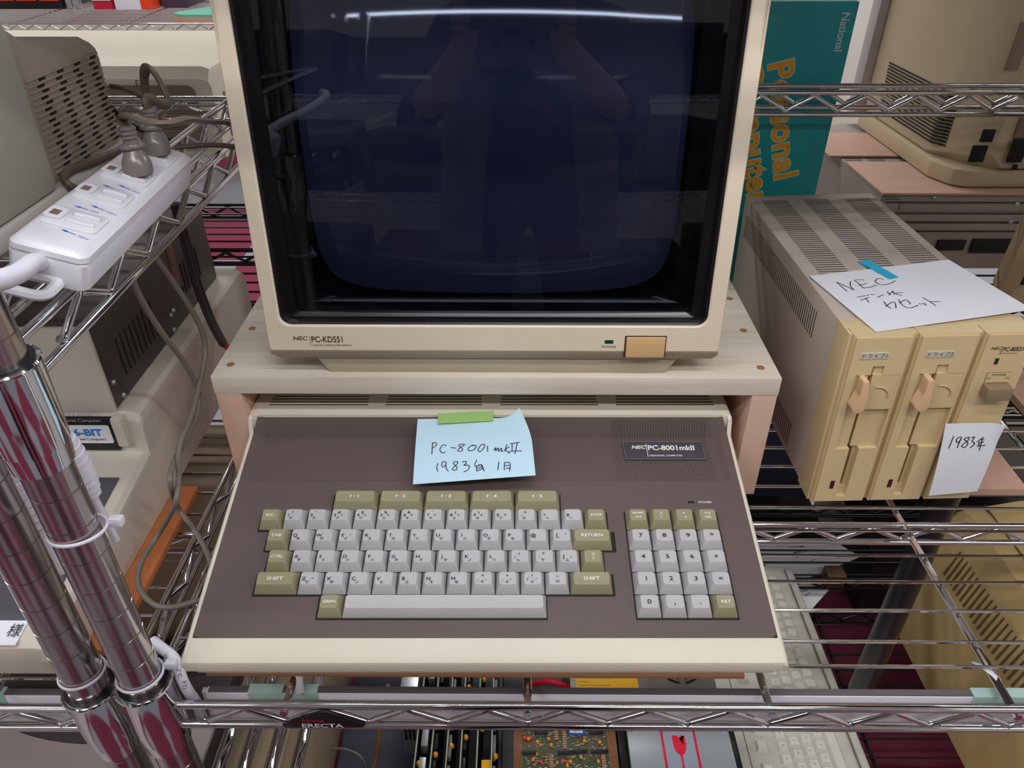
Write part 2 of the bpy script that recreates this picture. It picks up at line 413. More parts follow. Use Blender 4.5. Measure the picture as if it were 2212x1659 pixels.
# black rear rack
KW = [.945+.0302*i for i in range(13)]
shelf('wire_shelf', 'black wire shelf of the rear rack, seen beside the monitor', -1.3, 1.3, .935, 1.325, -.002, BLKW, .03, KW, [-.33, .03, .46, .82], (1.13,), wr=.0017)
shelf('wire_shelf', 'black lower wire shelf of the rear rack above the carpet', -1.3, 1.3, .935, 1.325, -.56, BLKW, .03, KW, [-.33, .03, .46, .82], (1.13,), wr=.0017)
for (x, y, l) in ((-1.3, .935, 'left front'), (1.3, .935, 'right front'), (-1.3, 1.325, 'left back'), (1.3, 1.325, 'right back')):
    post(x, y, FLOOR_Z, 1.2, f'black round post of the rear rack, {l} corner', BLKW)
tag(fin('black_pole', lathe(NB(), [(.013, -.368), (.0155, -.362), (.0155, .050), (.013, .053)], (0, 0, -.06), 28), mat('black_pole_paint', (26, 24, 30), .35), loc=(.471, .617, 0)),
    'thick black upright pole under the shelf, left of the lower beige monitor', 'pole')
# rack across the far aisle, top left
FY, FS = 2.90, at(300, 51, Y=2.90).z+.002
shelf('wire_shelf', 'bright chrome wire shelf across the far aisle at the top left, holding small packages', -3.0, .4, FY, FY+.75, FS-.0018, CHROME, .02, [FY+.035*i for i in range(1, 21)], [-2.6+.4*k for k in range(8)], ())
for x in (-3.0, .4):
    post(x, FY, FLOOR_Z, 1.2, 'chrome post of the rack across the far aisle, ' + ('left' if x < 0 else 'right') + ' one')

def settle(root, loc):
    """move a thing's empty to its base while its parts stay where they are"""
    loc = Vector(loc); root.location = loc
    for o in COL.objects:
        if o.parent == root: o.location = Vector(o.location) - loc
def plate(bm, pts, fn, th=.0004):
    return prism(bm, pts, fn, 0, th)
def tc4(name, label, cat, pts4, m, nrm_off=0.0, n=(10, 8), bend=None, th=.00025, parent=None):
    """bent sheet through four corner points A(top left) B(top right) C(bottom right) D(bottom left)"""
    A, B, C, D = [Vector(p) for p in pts4]
    nn = (B-A).cross(D-A).normalized()
    if nn.y > 0 and abs(nn.y) > abs(nn.z) or nn.z < -.3: nn = -nn
    def S(s, t, off=0.0):
        p = A*(1-s)*(1-t)+B*s*(1-t)+C*s*t+D*(1-s)*t
        if bend: p = p + bend(s, t, nn)
        return p + nn*off
    bm = NB(); nx, ny = n
    for side in (0, th):
        g = [[bm.verts.new(S(i/nx, j/ny, side)) for j in range(ny+1)] for i in range(nx+1)]
        for i in range(nx):
            for j in range(ny): bm.faces.new((g[i][j], g[i+1][j], g[i+1][j+1], g[i][j+1]))
        if side == 0: g0 = g
    edge = [(i, 0) for i in range(nx)]+[(nx, j) for j in range(ny)]+[(i, ny) for i in range(nx, 0, -1)]+[(0, j) for j in range(ny, 0, -1)]
    for a, b in zip(edge, edge[1:]+edge[:1]):
        bm.faces.new((g0[a[0]][a[1]], g0[b[0]][b[1]], g[b[0]][b[1]], g[a[0]][a[1]]))
    return bm, S, nn
def quad_inv(Q, p):
    """(s,t) of pixel p inside image quad Q (A,B,C,D) by Newton"""
    s = t = .5
    for _ in range(12):
        f = lambda s, t: (Q[0][0]*(1-s)*(1-t)+Q[1][0]*s*(1-t)+Q[2][0]*s*t+Q[3][0]*(1-s)*t, Q[0][1]*(1-s)*(1-t)+Q[1][1]*s*(1-t)+Q[2][1]*s*t+Q[3][1]*(1-s)*t)
        x, y = f(s, t); ex, ey = p[0]-x, p[1]-y
        x1, y1 = f(s+1e-4, t); x2, y2 = f(s, t+1e-4)
        a, b, c, d = (x1-x)/1e-4, (x2-x)/1e-4, (y1-y)/1e-4, (y2-y)/1e-4
        det = a*d-b*c; s += (ex*d-b*ey)/det; t += (a*ey-ex*c)/det
    return s, t

# ================================================================== keyboard computer
KX, KY, KZ, TH = -.1816, .4477, .0646, R(13.22)
PIT = .01905; HK = .0095
pc = thing('personal_computer', 'cream and brown keyboard computer with grey and olive keys on the shelf', 'computer', (KX, KY, 0), (0, 0, R(.37)))
zp = lambda y: KZ - HK/math.cos(TH) + y*math.tan(TH)
XL, XR = -.0612, .3787
bm = NB()
prof = [(-.104, .0068), (-.1075, .0160), (-.1115, .0162), (-.1132, .0178), (-.1136, .0252), (-.1128, .0272), (-.1108, .0284), (-.1075, zp(-.1075)),
        (.0925, zp(.0925)), (.0945, .0805), (.0972, .0895), (.1000, .0925), (.262, .0925), (.270, .088), (.270, .0068)]
prof_low = prof[:8] + [(-.0955, zp(-.0955)), (-.0950, zp(-.0955)-.009), (.0980, zp(.0980)-.009), (.0985, .0925)] + prof[12:]
def body_loft(pf, xs_):
    rg = []
    for x, dz in xs_: rg.append([(x, a, (b+dz if b > .0185 else b)) for a, b in pf])
    return rg
bm = NB(); loft(bm, body_loft(prof_low, [(XL+.0040, 0), (XR-.0040, 0)]))
loft(bm, body_loft(prof, [(XL, -.0025), (XL+.0015, -.0006), (XL+.004, 0), (-.0570, 0)]))
loft(bm, body_loft(prof, [(.3750, 0), (XR-.004, 0), (XR-.0015, -.0006), (XR, -.0025)]))
fin('body', bm, CREAM, pc, angle=25)
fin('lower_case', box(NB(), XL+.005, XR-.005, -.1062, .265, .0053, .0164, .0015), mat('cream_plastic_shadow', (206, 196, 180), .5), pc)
# brown top panel with a sunken name strip
bl, br, yf, y0, y1, yt, zt = -.0566, .3745, -.0955, .041, .0928, .0990, .0928
xa, xb, xc, xd = -.0505, -.0462, .3632, .3680
e = .0007; RD = .0055
bm = NB()
def V(x, y, z): return bm.verts.new((x, y, z))
rc = .005
def Fq(*p): return bm.faces.new([bm.verts.new(q) for q in p])
zz = lambda y: zp(y)+e
# plane region with rounded front corners
front = []
for k in range(6):
    a = PI+PI/2*k/5; front.append((bl+rc+rc*math.cos(a), yf+rc+rc*math.sin(a)))
for k in range(6):
    a = 1.5*PI+PI/2*k/5; front.append((br-rc+rc*math.cos(a), yf+rc+rc*math.sin(a)))
Fq(*[(x, y, zz(y)) for x, y in front], (br, y0, zz(y0)), (xd, y0, zz(y0)), (xa, y0, zz(y0)), (bl, y0, zz(y0)))
Fq((bl, y0, zz(y0)), (xa, y0, zz(y0)), (xa, y1, zz(y1)), (bl, y1, zz(y1)))
Fq((xd, y0, zz(y0)), (br, y0, zz(y0)), (br, y1, zz(y1)), (xd, y1, zz(y1)))
Fq((xa, y0, zz(y0)), (xb, y0+.001, zz(y0)-.0002), (xb, y1, zz(y1)-RD), (xa, y1, zz(y1)))
Fq((xc, y0+.001, zz(y0)-.0002), (xd, y0, zz(y0)), (xd, y1, zz(y1)), (xc, y1, zz(y1)-RD))
Fq((xa, y0, zz(y0)), (xd, y0, zz(y0)), (xc, y0+.001, zz(y0)-.0002), (xb, y0+.001, zz(y0)-.0002))
Fq((xb, y0+.001, zz(y0)-.0002), (xc, y0+.001, zz(y0)-.0002), (xc, y1, zz(y1)-RD), (xb, y1, zz(y1)-RD))
Fq((xb, y1, zz(y1)-RD), (xc, y1, zz(y1)-RD), (xc, yt, zt), (xb, yt, zt))
Fq((bl, y1, zz(y1)), (xa, y1, zz(y1)), (xa+.001, yt, zt), (bl+rc, yt, zt)); Fq((xd, y1, zz(y1)), (br, y1, zz(y1)), (br-rc, yt, zt), (xd-.001, yt, zt))
Fq((xa, y1, zz(y1)), (xb, y1, zz(y1)-RD), (xb, yt, zt), (xa+.001, yt, zt)); Fq((xc, y1, zz(y1)-RD), (xd, y1, zz(y1)), (xd-.001, yt, zt), (xc, yt, zt))
bmesh.ops.remove_doubles(bm, verts=bm.verts[:], dist=1e-6)
be = [e_ for e_ in bm.edges if len(e_.link_faces) == 1]
r_ = bmesh.ops.extrude_edge_only(bm, edges=be)
for v in [g for g in r_['geom'] if isinstance(g, bmesh.types.BMVert)]: v.co.z -= .0025
panel = fin('brown_panel', bm, BROWN, pc, angle=12)
panel['label'] = 'matt brown keyboard surround'
# ribs and badge
KM = Matrix.Translation((KX, KY, 0)) @ Matrix.Rotation(R(.37), 4, 'Z'); KI = KM.inverted()
slope2 = math.atan2((zz(y1)-RD)-(zz(y0)), y1-y0)
def on_recess(x, y, off=0):
    n = Vector((0, -math.sin(slope2), math.cos(slope2))); p0 = Vector((0, y0, zz(y0))); o = KI @ CAMP; d = KI.to_3x3() @ ray(x, y)
    t = ((p0+n*off-o) @ n)/(d @ n) if False else ((p0+n*off-o).dot(n))/(d.dot(n)); return o+d*t
def on_panel(x, y, off=0):
    n = Vector((0, -math.sin(TH), math.cos(TH))); p0 = Vector((0, 0, zp(0)+e)); o = KI @ CAMP; d = KI.to_3x3() @ ray(x, y)
    t = ((p0+n*off-o).dot(n))/(d.dot(n)); return o+d*t
ra, rb = on_recess(1331, 1000).x, on_recess(1537, 1000).x
bm = NB(); nr = 36
for k in range(nr+1):
    x = ra+(rb-ra)*k/nr; h = .0005
    prism(bm, [(y0+.0015, zz(y0)-.0004), (y1-.0002, zz(y1)-RD-.0004), (yt-.0012, zt-.0046), (yt-.0018, zt-.0036), (y1-.0006, zz(y1)-RD+h), (y0+.0015, zz(y0)+h*.7)], YZ, x-.0006, x+.0006)
fin('ribbing', bm, RIBM, pc, angle=0)
b0, b1, b2 = on_recess(1347, 955, .0015), on_recess(1518, 955, .0015), on_recess(1348, 993, .0015)
Mb = basis((b0+b1)/2*.5+(b2+(b1-b0)+b2)/2*.5, (1, 0, 0), (0, math.cos(slope2), math.sin(slope2)))
bw, bh = (b1-b0).length, (b2-b0).length
bm = NB(); box(bm, -bw/2, bw/2, -bh/2, bh/2, -.0015, .0006, .0004, M=Mb)
bd = fin('badge', bm, mat('badge_grey', (74, 70, 80), .35), pc)
bm = NB()
for s_ in ((-bw/2, bw/2, -bh/2, -bh/2+.0004), (-bw/2, bw/2, bh/2-.0004, bh/2), (-bw/2, -bw/2+.0004, -bh/2, bh/2), (bw/2-.0004, bw/2, -bh/2, bh/2)):
    box(bm, *s_, .0005, .0008, M=Mb)
fin('badge_outline', bm, mat('badge_edge', (130, 126, 134), .4), bd)
T = lambda x, y: Mb @ Matrix.Translation((x, y, .0006))
text('NEC', .0040, INKW, bd, T(-bw*.315, bh*.17), shear=.25, bold=.04, sx=1.15)
text('PC-8001mkII', .0060, INKW, bd, T(-bw*.20, bh*.13), ax='LEFT', bold=.035, sx=.96)
text('PERSONAL COMPUTER', .0018, INKW, bd, T(-bw*.19, -bh*.30), ax='LEFT', bold=.02, sx=1.12)
fin('badge_bar', box(NB(), -bw*.215, -bw*.208, -bh*.36, bh*.36, .0005, .0008, M=Mb), INKW, bd)
# key wells
def well(pts):
    n = Vector((0, -math.sin(TH), math.cos(TH))); bm = NB()
    def f(u, v, w_):
        y = -PIT*v*math.cos(TH); p = Vector((u*PIT, y, zp(y)+e)); return p + n*w_
    prism(bm, pts, f, -.001, .00035); fin('key_well', bm, DARK, pc, angle=0)
g = .035; G = .055
bt = .415
well([(1.5-g, -1.45), (11.5+g, -1.45), (11.5+g, -.5-.02), (13.5+g, -.52), (13.5+g, .46), (13.74+g, .46), (13.74+g, 1+bt+.03), (13.2+g, 1+bt+.03), (13.2+g, 2.46),
      (13.46+g+.05, 2.46), (13.46+.09, 3+bt+.03), (10.76+g, 3+bt+.03), (10.76+g, 4+bt+.03), (1.68-g, 4+bt+.03), (1.68-g, 3+bt+.03), (-1.04-g, 3+bt+.03), (-1.04-g, 2.46),
      (-.79-g, 2.46), (-.79-g, 1+bt+.03), (-1.03-g, 1+bt+.03), (-1.03-g, .46), (-1.5-g, .46), (-1.5-g, -.5), (1.5-g, -.5)])
well([(14.3-g, -.52), (18.3+g, -.52), (18.3+g, 4+bt+.03), (14.3-g, 4+bt+.03)])
KSH = {}
def key_mesh(wu, m):
    k = (wu, m.name)
    if k in KSH: return KSH[k]
    W = wu*PIT-.0007; bm = NB(); s = 1.0
    rings = []
    for (ww, y_0, y_1, z, r) in ((W, -.0092, .0092, 0, .0006), (W-.0001, -.0089, .0091, .0012, .0007), (W-.0050, -.0052, .0058, HK-.0005, .0020), (W-.0054, -.0049, .0055, HK-.0001, .0020), (W-.0060, -.0046, .0052, HK-.00005, .0019), (W-.0092, -.0030, .0036, HK-.0004, .0012)):
        rings.append([(x, y, z) for x, y in rrect(ww, y_1-y_0, r, 3, 0, (y_0+y_1)/2)])
    loft(bm, rings, cap0=False)
    me = bpy.data.meshes.new('key'); bmesh.ops.recalc_face_normals(bm, faces=bm.faces[:]); bm.to_mesh(me); bm.free(); me.materials.append(m)
    me.polygons.foreach_set('use_smooth', [True]*len(me.polygons)); me.set_sharp_from_angle(angle=R(40))
    KSH[k] = me; return me
def key(u, v, wu, m, legs=(), name='key'):
    y = -PIT*v*math.cos(TH); z = KZ - PIT*v*math.sin(TH)
    n = Vector((0, -math.sin(TH), math.cos(TH)))
    p = Vector((u*PIT, y, z)) - n*HK
    o = bpy.data.objects.new(name, key_mesh(wu, m)); COL.objects.link(o); o.parent = pc
    o.location = p; o.rotation_euler = (TH, 0, 0)
    ink = INKW if m is KEYO else INKD
    for s, x, y_, sz, sx in legs:
        text(s, sz, ink, o, Matrix.Translation((x/1000, y_/1000-sz/2-.0001, HK-.0004+.00045)), 'legend', ay='BOTTOM_BASELINE', sx=sx, bold=.022 if m is KEYO else 0, dup=.00012 if m is KEYG else 0)
    return o
A0, A1, A2, A3, A4 = 0, .474, .713, 1.216, 14.80
for i in range(5): key(2.5+2*i, -.96, 2.0, KEYO, [(f'f · {i+1}', 0, .3, .0029, 1.35)], 'function_key')
W_ = lambda s, sz=.0026: [(s, 0, .3, sz, 1.2)]
key(-1, 0, 1, KEYO, W_('ESC'))
num = [('1', '!', '', 'ヌ'), ('2', '"', '', 'フ'), ('3', '#', 'ァ', 'ア'), ('4', '$', 'ゥ', 'ウ'), ('5', '%', 'ェ', 'エ'), ('6', '&', 'ォ', 'オ'), ('7', "'", 'ャ', 'ヤ'), ('8', '(', 'ュ', 'ユ'), ('9', ')', 'ョ', 'ヨ'),
       ('0', '', 'ヲ', 'ワ'), ('-', '=', '', 'ホ'), ('^', '', '', 'ヘ'), ('¥', '', '', 'ー')]
for i, (a, b, c, d) in enumerate(num):
    L_ = [(a, -4.2, .1, .0025, 1.25), (d, -1.9, -2.9, .0019, 1.15)]
    if b: L_.append((b, -1.0, 2.7, .0024, 1.2))
    if c: L_.append((c, 1.4, .2, .0017, 1.1))
    key(i, 0, 1, KEYG, L_)
key(13, 0, 1, KEYO, W_('STOP', .0023))
key(-1+A1, 1, 1, KEYO, W_('TAB'))
for i, (a, d) in enumerate(zip('QWERTYUIOP@[', 'タテイスカンナニラセ゛゜')):
    L_ = [(a, -3.9, .1, .0028, 1.2), (d, -1.2, -3.0, .0021, 1.15)]
    if a == 'E': L_.append(('ィ', 2.4, .6, .0016, 1.1))
    if a == '[': L_.append(('「', 2.6, .8, .0018, 1.1))
    key(i+A1, 1, 1, KEYG, L_)
key(11+A1+1.375-.1, 1, 1.75, KEYO, W_('RETURN', .0028), 'return_key')
key(-1+A2, 2, 1, KEYO, W_('CTRL', .0025))
for i, (a, d) in enumerate(zip('ASDFGHJKL;:]', 'チトシハキクマノリレケム')):
    L_ = [(a, -3.9, .1, .0028, 1.2), (d, -1.2, -3.0, .0021, 1.15)]
    if a == ';': L_.append(('+', -.7, 2.6, .0022, 1.2))
    if a == ':': L_.append(('*', -.7, 2.4, .0026, 1.25))
    if a == ']': L_.append(('」', 2.6, .4, .0018, 1.1))
    key(i+A2, 2, 1, KEYG, L_)
key(12+A2, 2, 1, KEYO, [('カ', .4, 2.0, .0022, 1.0), ('ナ', .4, -1.6, .0022, 1.0)])
key(-1.375+A3, 3, 1.75, KEYO, W_('SHIFT', .0030), 'shift_key')
for i, (a, d) in enumerate(zip('ZXCVBNM,./_', 'ツサソヒコミモネルメロ')):
    if a in ',./':
        L_ = [(a, -4.0, -.4, .0026, 1.3), (d, -.6, -2.6, .0018, 1.15), ({',': '<', '.': '>', '/': '?'}[a], -.4, 2.6, .0023, 1.2), ({',': '、', '.': '。', '/': '・'}[a], 2.8, .2, .002, 1.1)]
    elif a == '_': L_ = [('−', 0, 2.0, .002, 1.8), ('ロ', 0, -2.2, .0018, 1.2)]
    else: L_ = [(a, -3.9, .1, .0028, 1.2), (d, -1.2, -3.0, .0021, 1.15)]
    if a == 'Z': L_.append(('ッ', 2.4, .6, .0016, 1.1))
    key(i+A3, 3, 1, KEYG, L_)
key(10+1.375+A3, 3, 1.75, KEYO, W_('SHIFT', .0030), 'shift_key')
key(2.19, 4, 1, KEYO, W_('GRPH', .0023))
sp = key(6.72, 4, 8.1, KEYG, (), 'space_bar')
NP = [[('HOME\nCLR', .0019), ('↓\n↑', .0024), ('←\n→', .0024), ('INS\nDEL', .0021)], '789*', '456+', '123=', '0,.R']
for v, row in enumerate(NP):
    for u in range(4):
        c = row[u]
        if v == 0: key(A4+u, 0, 1, KEYO, [(l, 0, 2.0-3.7*k, c[1], 1.15) for k, l in enumerate(c[0].split('\n'))])
        elif c == 'R': key(A4+u, v, 1, KEYO, W_('RET'))
        elif c in ',.': key(A4+u, v, 1, KEYG, [(c, -.2, .2, .0042, 1.4)])
        else: key(A4+u, v, 1, KEYG, [(c, -.2, .3, .0036, 1.3)])
q = on_panel(1493, 1085)
Mp = basis(q, (1, 0, 0), (0, math.cos(TH), math.sin(TH)))
fin('power_lamp', box(NB(), -.0028, .0028, -.0009, .0009, -.001, .0003, M=Mp), DARK, pc)
text('POWER', .0019, INKW, pc, basis(on_panel(1509, 1085, .00005), (1, 0, 0), (0, math.cos(TH), math.sin(TH))), ax='LEFT', sx=1.2, bold=.01)
bm = NB()
zl = .0925
for (a, b) in ((585, 797), (834, 1042), (1081, 1291), (1329, 1540)):
    xa_, xb_ = (KI @ at(a, 868, Z=zl)).x, (KI @ at(b, 868, Z=zl)).x
    for k in range(7):
        yy = (KI @ at(1100, 874.5, Z=zl)).y + k*.0046
        box(bm, xa_+k*.0004, xb_-k*.0004, yy-.0007, yy+.0007, zl-.001, zl+.0002)
fin('vent_slots', bm, mat('vent_shadow', (70, 60, 48), .7), pc, angle=0)
board = fin('base_board', box(NB(), -.2305, .171, .3415, .66, .0016, .0052, .0003), MDF)
tag(board, 'thin brown fibreboard sheet under the keyboard computer', 'board')

# ================================================================== wooden stand
st = thing('wooden_stand', 'pale wooden bench stand straddling the keyboard computer, monitor on top', 'stand')
fin('top_board', box(NB(), -.2665, .2312, .5436, .775, .1184, .1365, .0008), WOOD, st)
fin('side_board', box(NB(), -.2660, -.2435, .5442, .775, .0016, .1184, .0006), WOOD2, st)
fin('side_board', box(NB(), .2086, .2308, .5442, .775, .0016, .1184, .0006), WOOD2, st)
for (x, y) in ((1576, 645), (1606, 714), (1643, 794.5), (545, 709.6), (498, 787.7)):
    p = at(x, y, Z=.1365)
    s = fin('screw', lathe(NB(), [(.0034, .0001), (.0036, .0004), (.0030, .0006), (.0012, .0003)], (0, 0, 0), 16), mat('raw_hole', (150, 106, 70), .6), st, loc=(p.x, p.y, .1364))
settle(st, (-.018, .66, .0016))

# ================================================================== colour monitor
mo = thing('computer_monitor', 'beige colour monitor with dark screen standing on the wooden stand', 'monitor')
T5 = R(5)
Mm = basis((0, .54, .165), (1, 0, 0), (0, math.sin(T5), math.cos(T5)))      # x right, y up the face, z out of the face
def mring(x0, x1, v0, v1, r, d, n=6): return [Mm @ Vector((x, y, d)) for x, y in rrect(x1-x0, v1-v0, r, n, (x0+x1)/2, (v0+v1)/2)]
bm = NB()
loft(bm, [mring(-.2060, .1688, .003, .322, .004, -.075), mring(-.2084, .1712, .0, .325, .004, -.055), mring(-.2084, .1712, .0, .325, .004, -.002), mring(-.2074, .1702, .001, .324, .003, 0),
          mring(-.1968, .1592, .0226, .301, .0095, 0), mring(-.1958, .1582, .0236, .300, .009, -.0008), mring(-.1955, .1579, .0239, .2997, .009, -.006)], cap0=False, cap1=False)
fin('bezel', bm, CREAM2, mo, angle=30)
bm = NB()
loft(bm, [mring(-.1955, .1579, .0239, .2997, .009, -.0025), mring(-.1935, .1560, .0256, .2980, .007, -.0035), mring(-.1925, .1550, .0262, .2975, .006, -.013), mring(-.1835, .1460, .0305, .2935, .005, -.016), mring(-.1815, .1440, .0325, .2915, .005, -.030),
          mring(-.172, .1345, .036, .287, .02, -.034)], cap0=False, cap1=False)
fin('screen_surround', bm, mat('gloss_black_plastic', (16, 14, 18), .22), mo, angle=30)
# smoked front glass, slightly bowed
gm = bpy.data.materials.new('smoked_glass'); gm.use_nodes = True; N = gm.node_tree.nodes; L = gm.node_tree.links
N.remove(N['Principled BSDF']); out = N['Material Output']
tr = N.new('ShaderNodeBsdfTransparent'); tr.inputs[0].default_value = (.38, .40, .45, 1)
gl = N.new('ShaderNodeBsdfGlossy'); gl.inputs['Roughness'].default_value = .015; gl.inputs['Color'].default_value = (.85, .88, 1, 1)
fr = N.new('ShaderNodeFresnel'); fr.inputs['IOR'].default_value = 1.5; mx = N.new('ShaderNodeMixShader')
L.new(fr.outputs[0], mx.inputs[0]); L.new(tr.outputs[0], mx.inputs[1]); L.new(gl.outputs[0], mx.inputs[2]); L.new(mx.outputs[0], out.inputs[0])
def dome(x0, x1, v0, v1, d_edge, bulge, n=24, m=20, r=0.0, pw=2):
    bm = NB(); g = []
    cx, cy, hw, hh = (x0+x1)/2, (v0+v1)/2, (x1-x0)/2, (v1-v0)/2
    for i in range(n+1):
        row = []
        for j in range(m+1):
            a, b = -1+2*i/n, -1+2*j/m
            x, y = a, b
            if r:                                            # round the corners
                s = 1 if not (a or b) else max(abs(a), abs(b))/(abs(a)**8+abs(b)**8)**(1/8)
                x, y = a*s, b*s
            row.append(bm.verts.new(Mm @ Vector((cx+hw*x, cy+hh*y, d_edge+bulge*(1-(x*x*.5+y*y*.5))))))
        g.append(row)
    for i in range(n):
        for j in range(m): bm.faces.new((g[i][j], g[i+1][j], g[i+1][j+1], g[i][j+1]))
    return bm
fin('front_glass', dome(-.1850, .1475, .0300, .2945, -.0155, .006), gm, mo, angle=80)
fin('picture_tube', dome(-.1700, .1325, .036, .288, -.060, .036, r=1), mat('picture_tube_glass', (74, 80, 112), .05, spec=.9), mo, angle=80)
fin('tube_mask', box(NB(), -.190, .152, .026, .298, -.072, -.064, M=Mm), mat('matt_black_mask', (12, 12, 15), .85, spec=.15), mo)
bm = NB(); prism(bm, [(.5402, .1652), (.5420, .1610), (.5468, .1545), (.549, .1535), (.62, .1535), (.62, .172)], YZ, -.2078, .1706)
for v in bm.verts:
    if v.co.z < .160: v.co.x = v.co.x*.985 if v.co.x > 0 else v.co.x*.975
fin('lower_housing', bm, mat('monitor_beige_shaded', (178, 164, 142), .5, bump=.1, bscale=900), mo)  # shade of the down-facing bevel is put into a darker beige
bm = NB()
def rr3(x0, x1, z0, z1, y, r): return [(x, y, z) for x, z in rrect(x1-x0, z1-z0, r, 4, (x0+x1)/2, (z0+z1)/2)]
loft(bm, cap0=False, rings=[rr3(-.2055, .1685, .1640, .485, .560, .01), rr3(-.2055, .1685, .1640, .485, .595, .01), rr3(-.2045, .1675, .163, .485, .66, .012), rr3(-.165, .128, .178, .46, .80, .02), rr3(-.120, .083, .20, .42, .905, .02)])
fin('rear_housing', bm, CREAM2, mo)
bm = NB(); rings = []
for z, gx, y_0 in ((.1366, 0, .5520), (.1385, .001, .5508), (.1515, .008, .5500), (.1545, .010, .5510)):
    rings.append([(x, y, z) for x, y in rrect(.299+2*gx, .26, .006, 4, -.0165, y_0+.13)])
loft(bm, rings); fin('base', bm, mat('monitor_beige_base', (186, 174, 152), .5, bump=.1, bscale=900), mo)
MT = lambda x, v, o=.0001: Mm @ Matrix.Translation((x, v, o))
text('NEC', .0036, PRBR, mo, MT(-.1808, .0118), shear=.12, bold=.03, sx=1.25)
fin('logo_bar', box(NB(), -.1730, -.1727, .0052, .0138, 0, .0002, M=Mm), PRBR, mo)
text('PC-KD551', .0056, PRBR, mo, MT(-.1718, .0108), ax='LEFT', bold=.03, sx=.80)
text('COLOR CHARACTER DISPLAY', .0017, PRBR, mo, MT(-.1712, .0056), ax='LEFT', sx=1.05, bold=.01)
text('POWER', .0022, PRBR, mo, MT(.0779, .0049), sx=1.15)
fin('power_lamp', box(NB(), .0742, .0815, .0079, .0112, -.001, .0003, .0003, M=Mm), LEDGREEN, mo)
fin('button_well', box(NB(), .0908, .1258, -.0046, .0154, -.004, .0004, .0006, M=Mm), mat('button_gap', (70, 40, 30), .5), mo)
fin('power_button', box(NB(), .0922, .1246, -.0038, .0144, -.004, .0024, .0008, M=Mm), OCHRE, mo)
settle(mo, (-.0165, .66, .1366))

# ================================================================== blue note
Qb = [(902.4, 905.5), (1143, 903), (1157, 1027), (892, 1046.5)]
P4 = [at(*Qb[0], Z=.0945), at(*Qb[1], Z=.0950), at(*Qb[2], Z=.083), at(*Qb[3], Z=.0765)]
def bnd(s, t, n):
    c = max(0, (s-.72)/.28)*max(0, 1-t*2.2); return Vector((-.009*c*c, .006*c*c, .0070*c*c)) + n*(.0016*math.sin(PI*t))
bm, S, nn = tc4('n', '', '', P4, PAPERB, n=(24, 14), bend=bnd)
nt_ = thing('paper_note', 'pale blue handwritten note taped to the keyboard computer with green tape', 'note')
pg = fin('paper', bm, PAPERB, nt_, angle=60)
def zf(x, y):
    s, t = quad_inv(Qb, (880+x/7.373, 860+y/7.373)); return S(s, t, .0006)
HW = [[(405, 745), (392, 935)], [(392, 765), (430, 742), (468, 765), (455, 805), (400, 835)], [(625, 800), (580, 785), (530, 830), (525, 880), (560, 912), (612, 895)], [(692, 828), (778, 838)],
      [(905, 775), (850, 775), (820, 800), (880, 850), (865, 885), (805, 880), (830, 840), (905, 790), (915, 768)], [(1090, 795), (1020, 800), (970, 840), (985, 875), (1045, 870), (1090, 830), (1088, 795), (1030, 790)],
      [(1225, 770), (1180, 785), (1130, 850), (1140, 890), (1185, 875), (1230, 815), (1228, 770)], [(1278, 800), (1280, 895)],
      [(1378, 870), (1410, 825), (1405, 880), (1450, 830), (1450, 885), (1500, 835), (1495, 890), (1530, 870)], [(1590, 775), (1548, 888)], [(1625, 815), (1565, 862), (1635, 918)],
      [(1635, 770), (1790, 742)], [(1670, 770), (1668, 890)], [(1752, 755), (1715, 925)], [(1600, 895), (1700, 880), (1825, 878)],
      [(490, 1068), (470, 1130), (485, 1190)], [(615, 1050), (570, 1045), (548, 1090), (570, 1125), (612, 1090), (618, 1048)], [(612, 1090), (625, 1150), (655, 1188)],
      [(805, 1045), (760, 1045), (735, 1075), (785, 1120), (780, 1165), (720, 1170), (735, 1130), (790, 1085), (808, 1048)],
      [(870, 1050), (930, 1038), (940, 1065), (900, 1100), (960, 1095), (990, 1120), (965, 1165), (895, 1200)],
      [(1105, 1015), (1075, 1110), (1160, 1085)], [(1100, 1110), (1110, 1180)], [(1110, 1110), (1185, 1090), (1200, 1150)], [(1110, 1145), (1190, 1120)], [(1105, 1185), (1225, 1135)], [(1175, 1090), (1228, 1185)],
      [(1460, 1042), (1440, 1165)], [(1545, 1060), (1545, 1165)], [(1545, 1055), (1625, 1055), (1640, 1110), (1628, 1180)], [(1555, 1100), (1630, 1095)], [(1570, 1140), (1635, 1135)]]
fin('handwriting', strokes(NB(), HW, zf, .00075, nrm=nn), PEN, nt_, angle=0)
Qt = [(484, 245), (1370, 200), (1370, 362), (487, 408)]
T4 = [at(880+x/7.373, 860+y/7.373, Z=.0925+.0036) for x, y in Qt]
bm, S2, _ = tc4('t', '', '', T4, TAPEG, n=(8, 2), th=.0001)
fin('adhesive_tape', bm, TAPEG, nt_, angle=60)
settle(nt_, at(902, 905, Z=.0945))

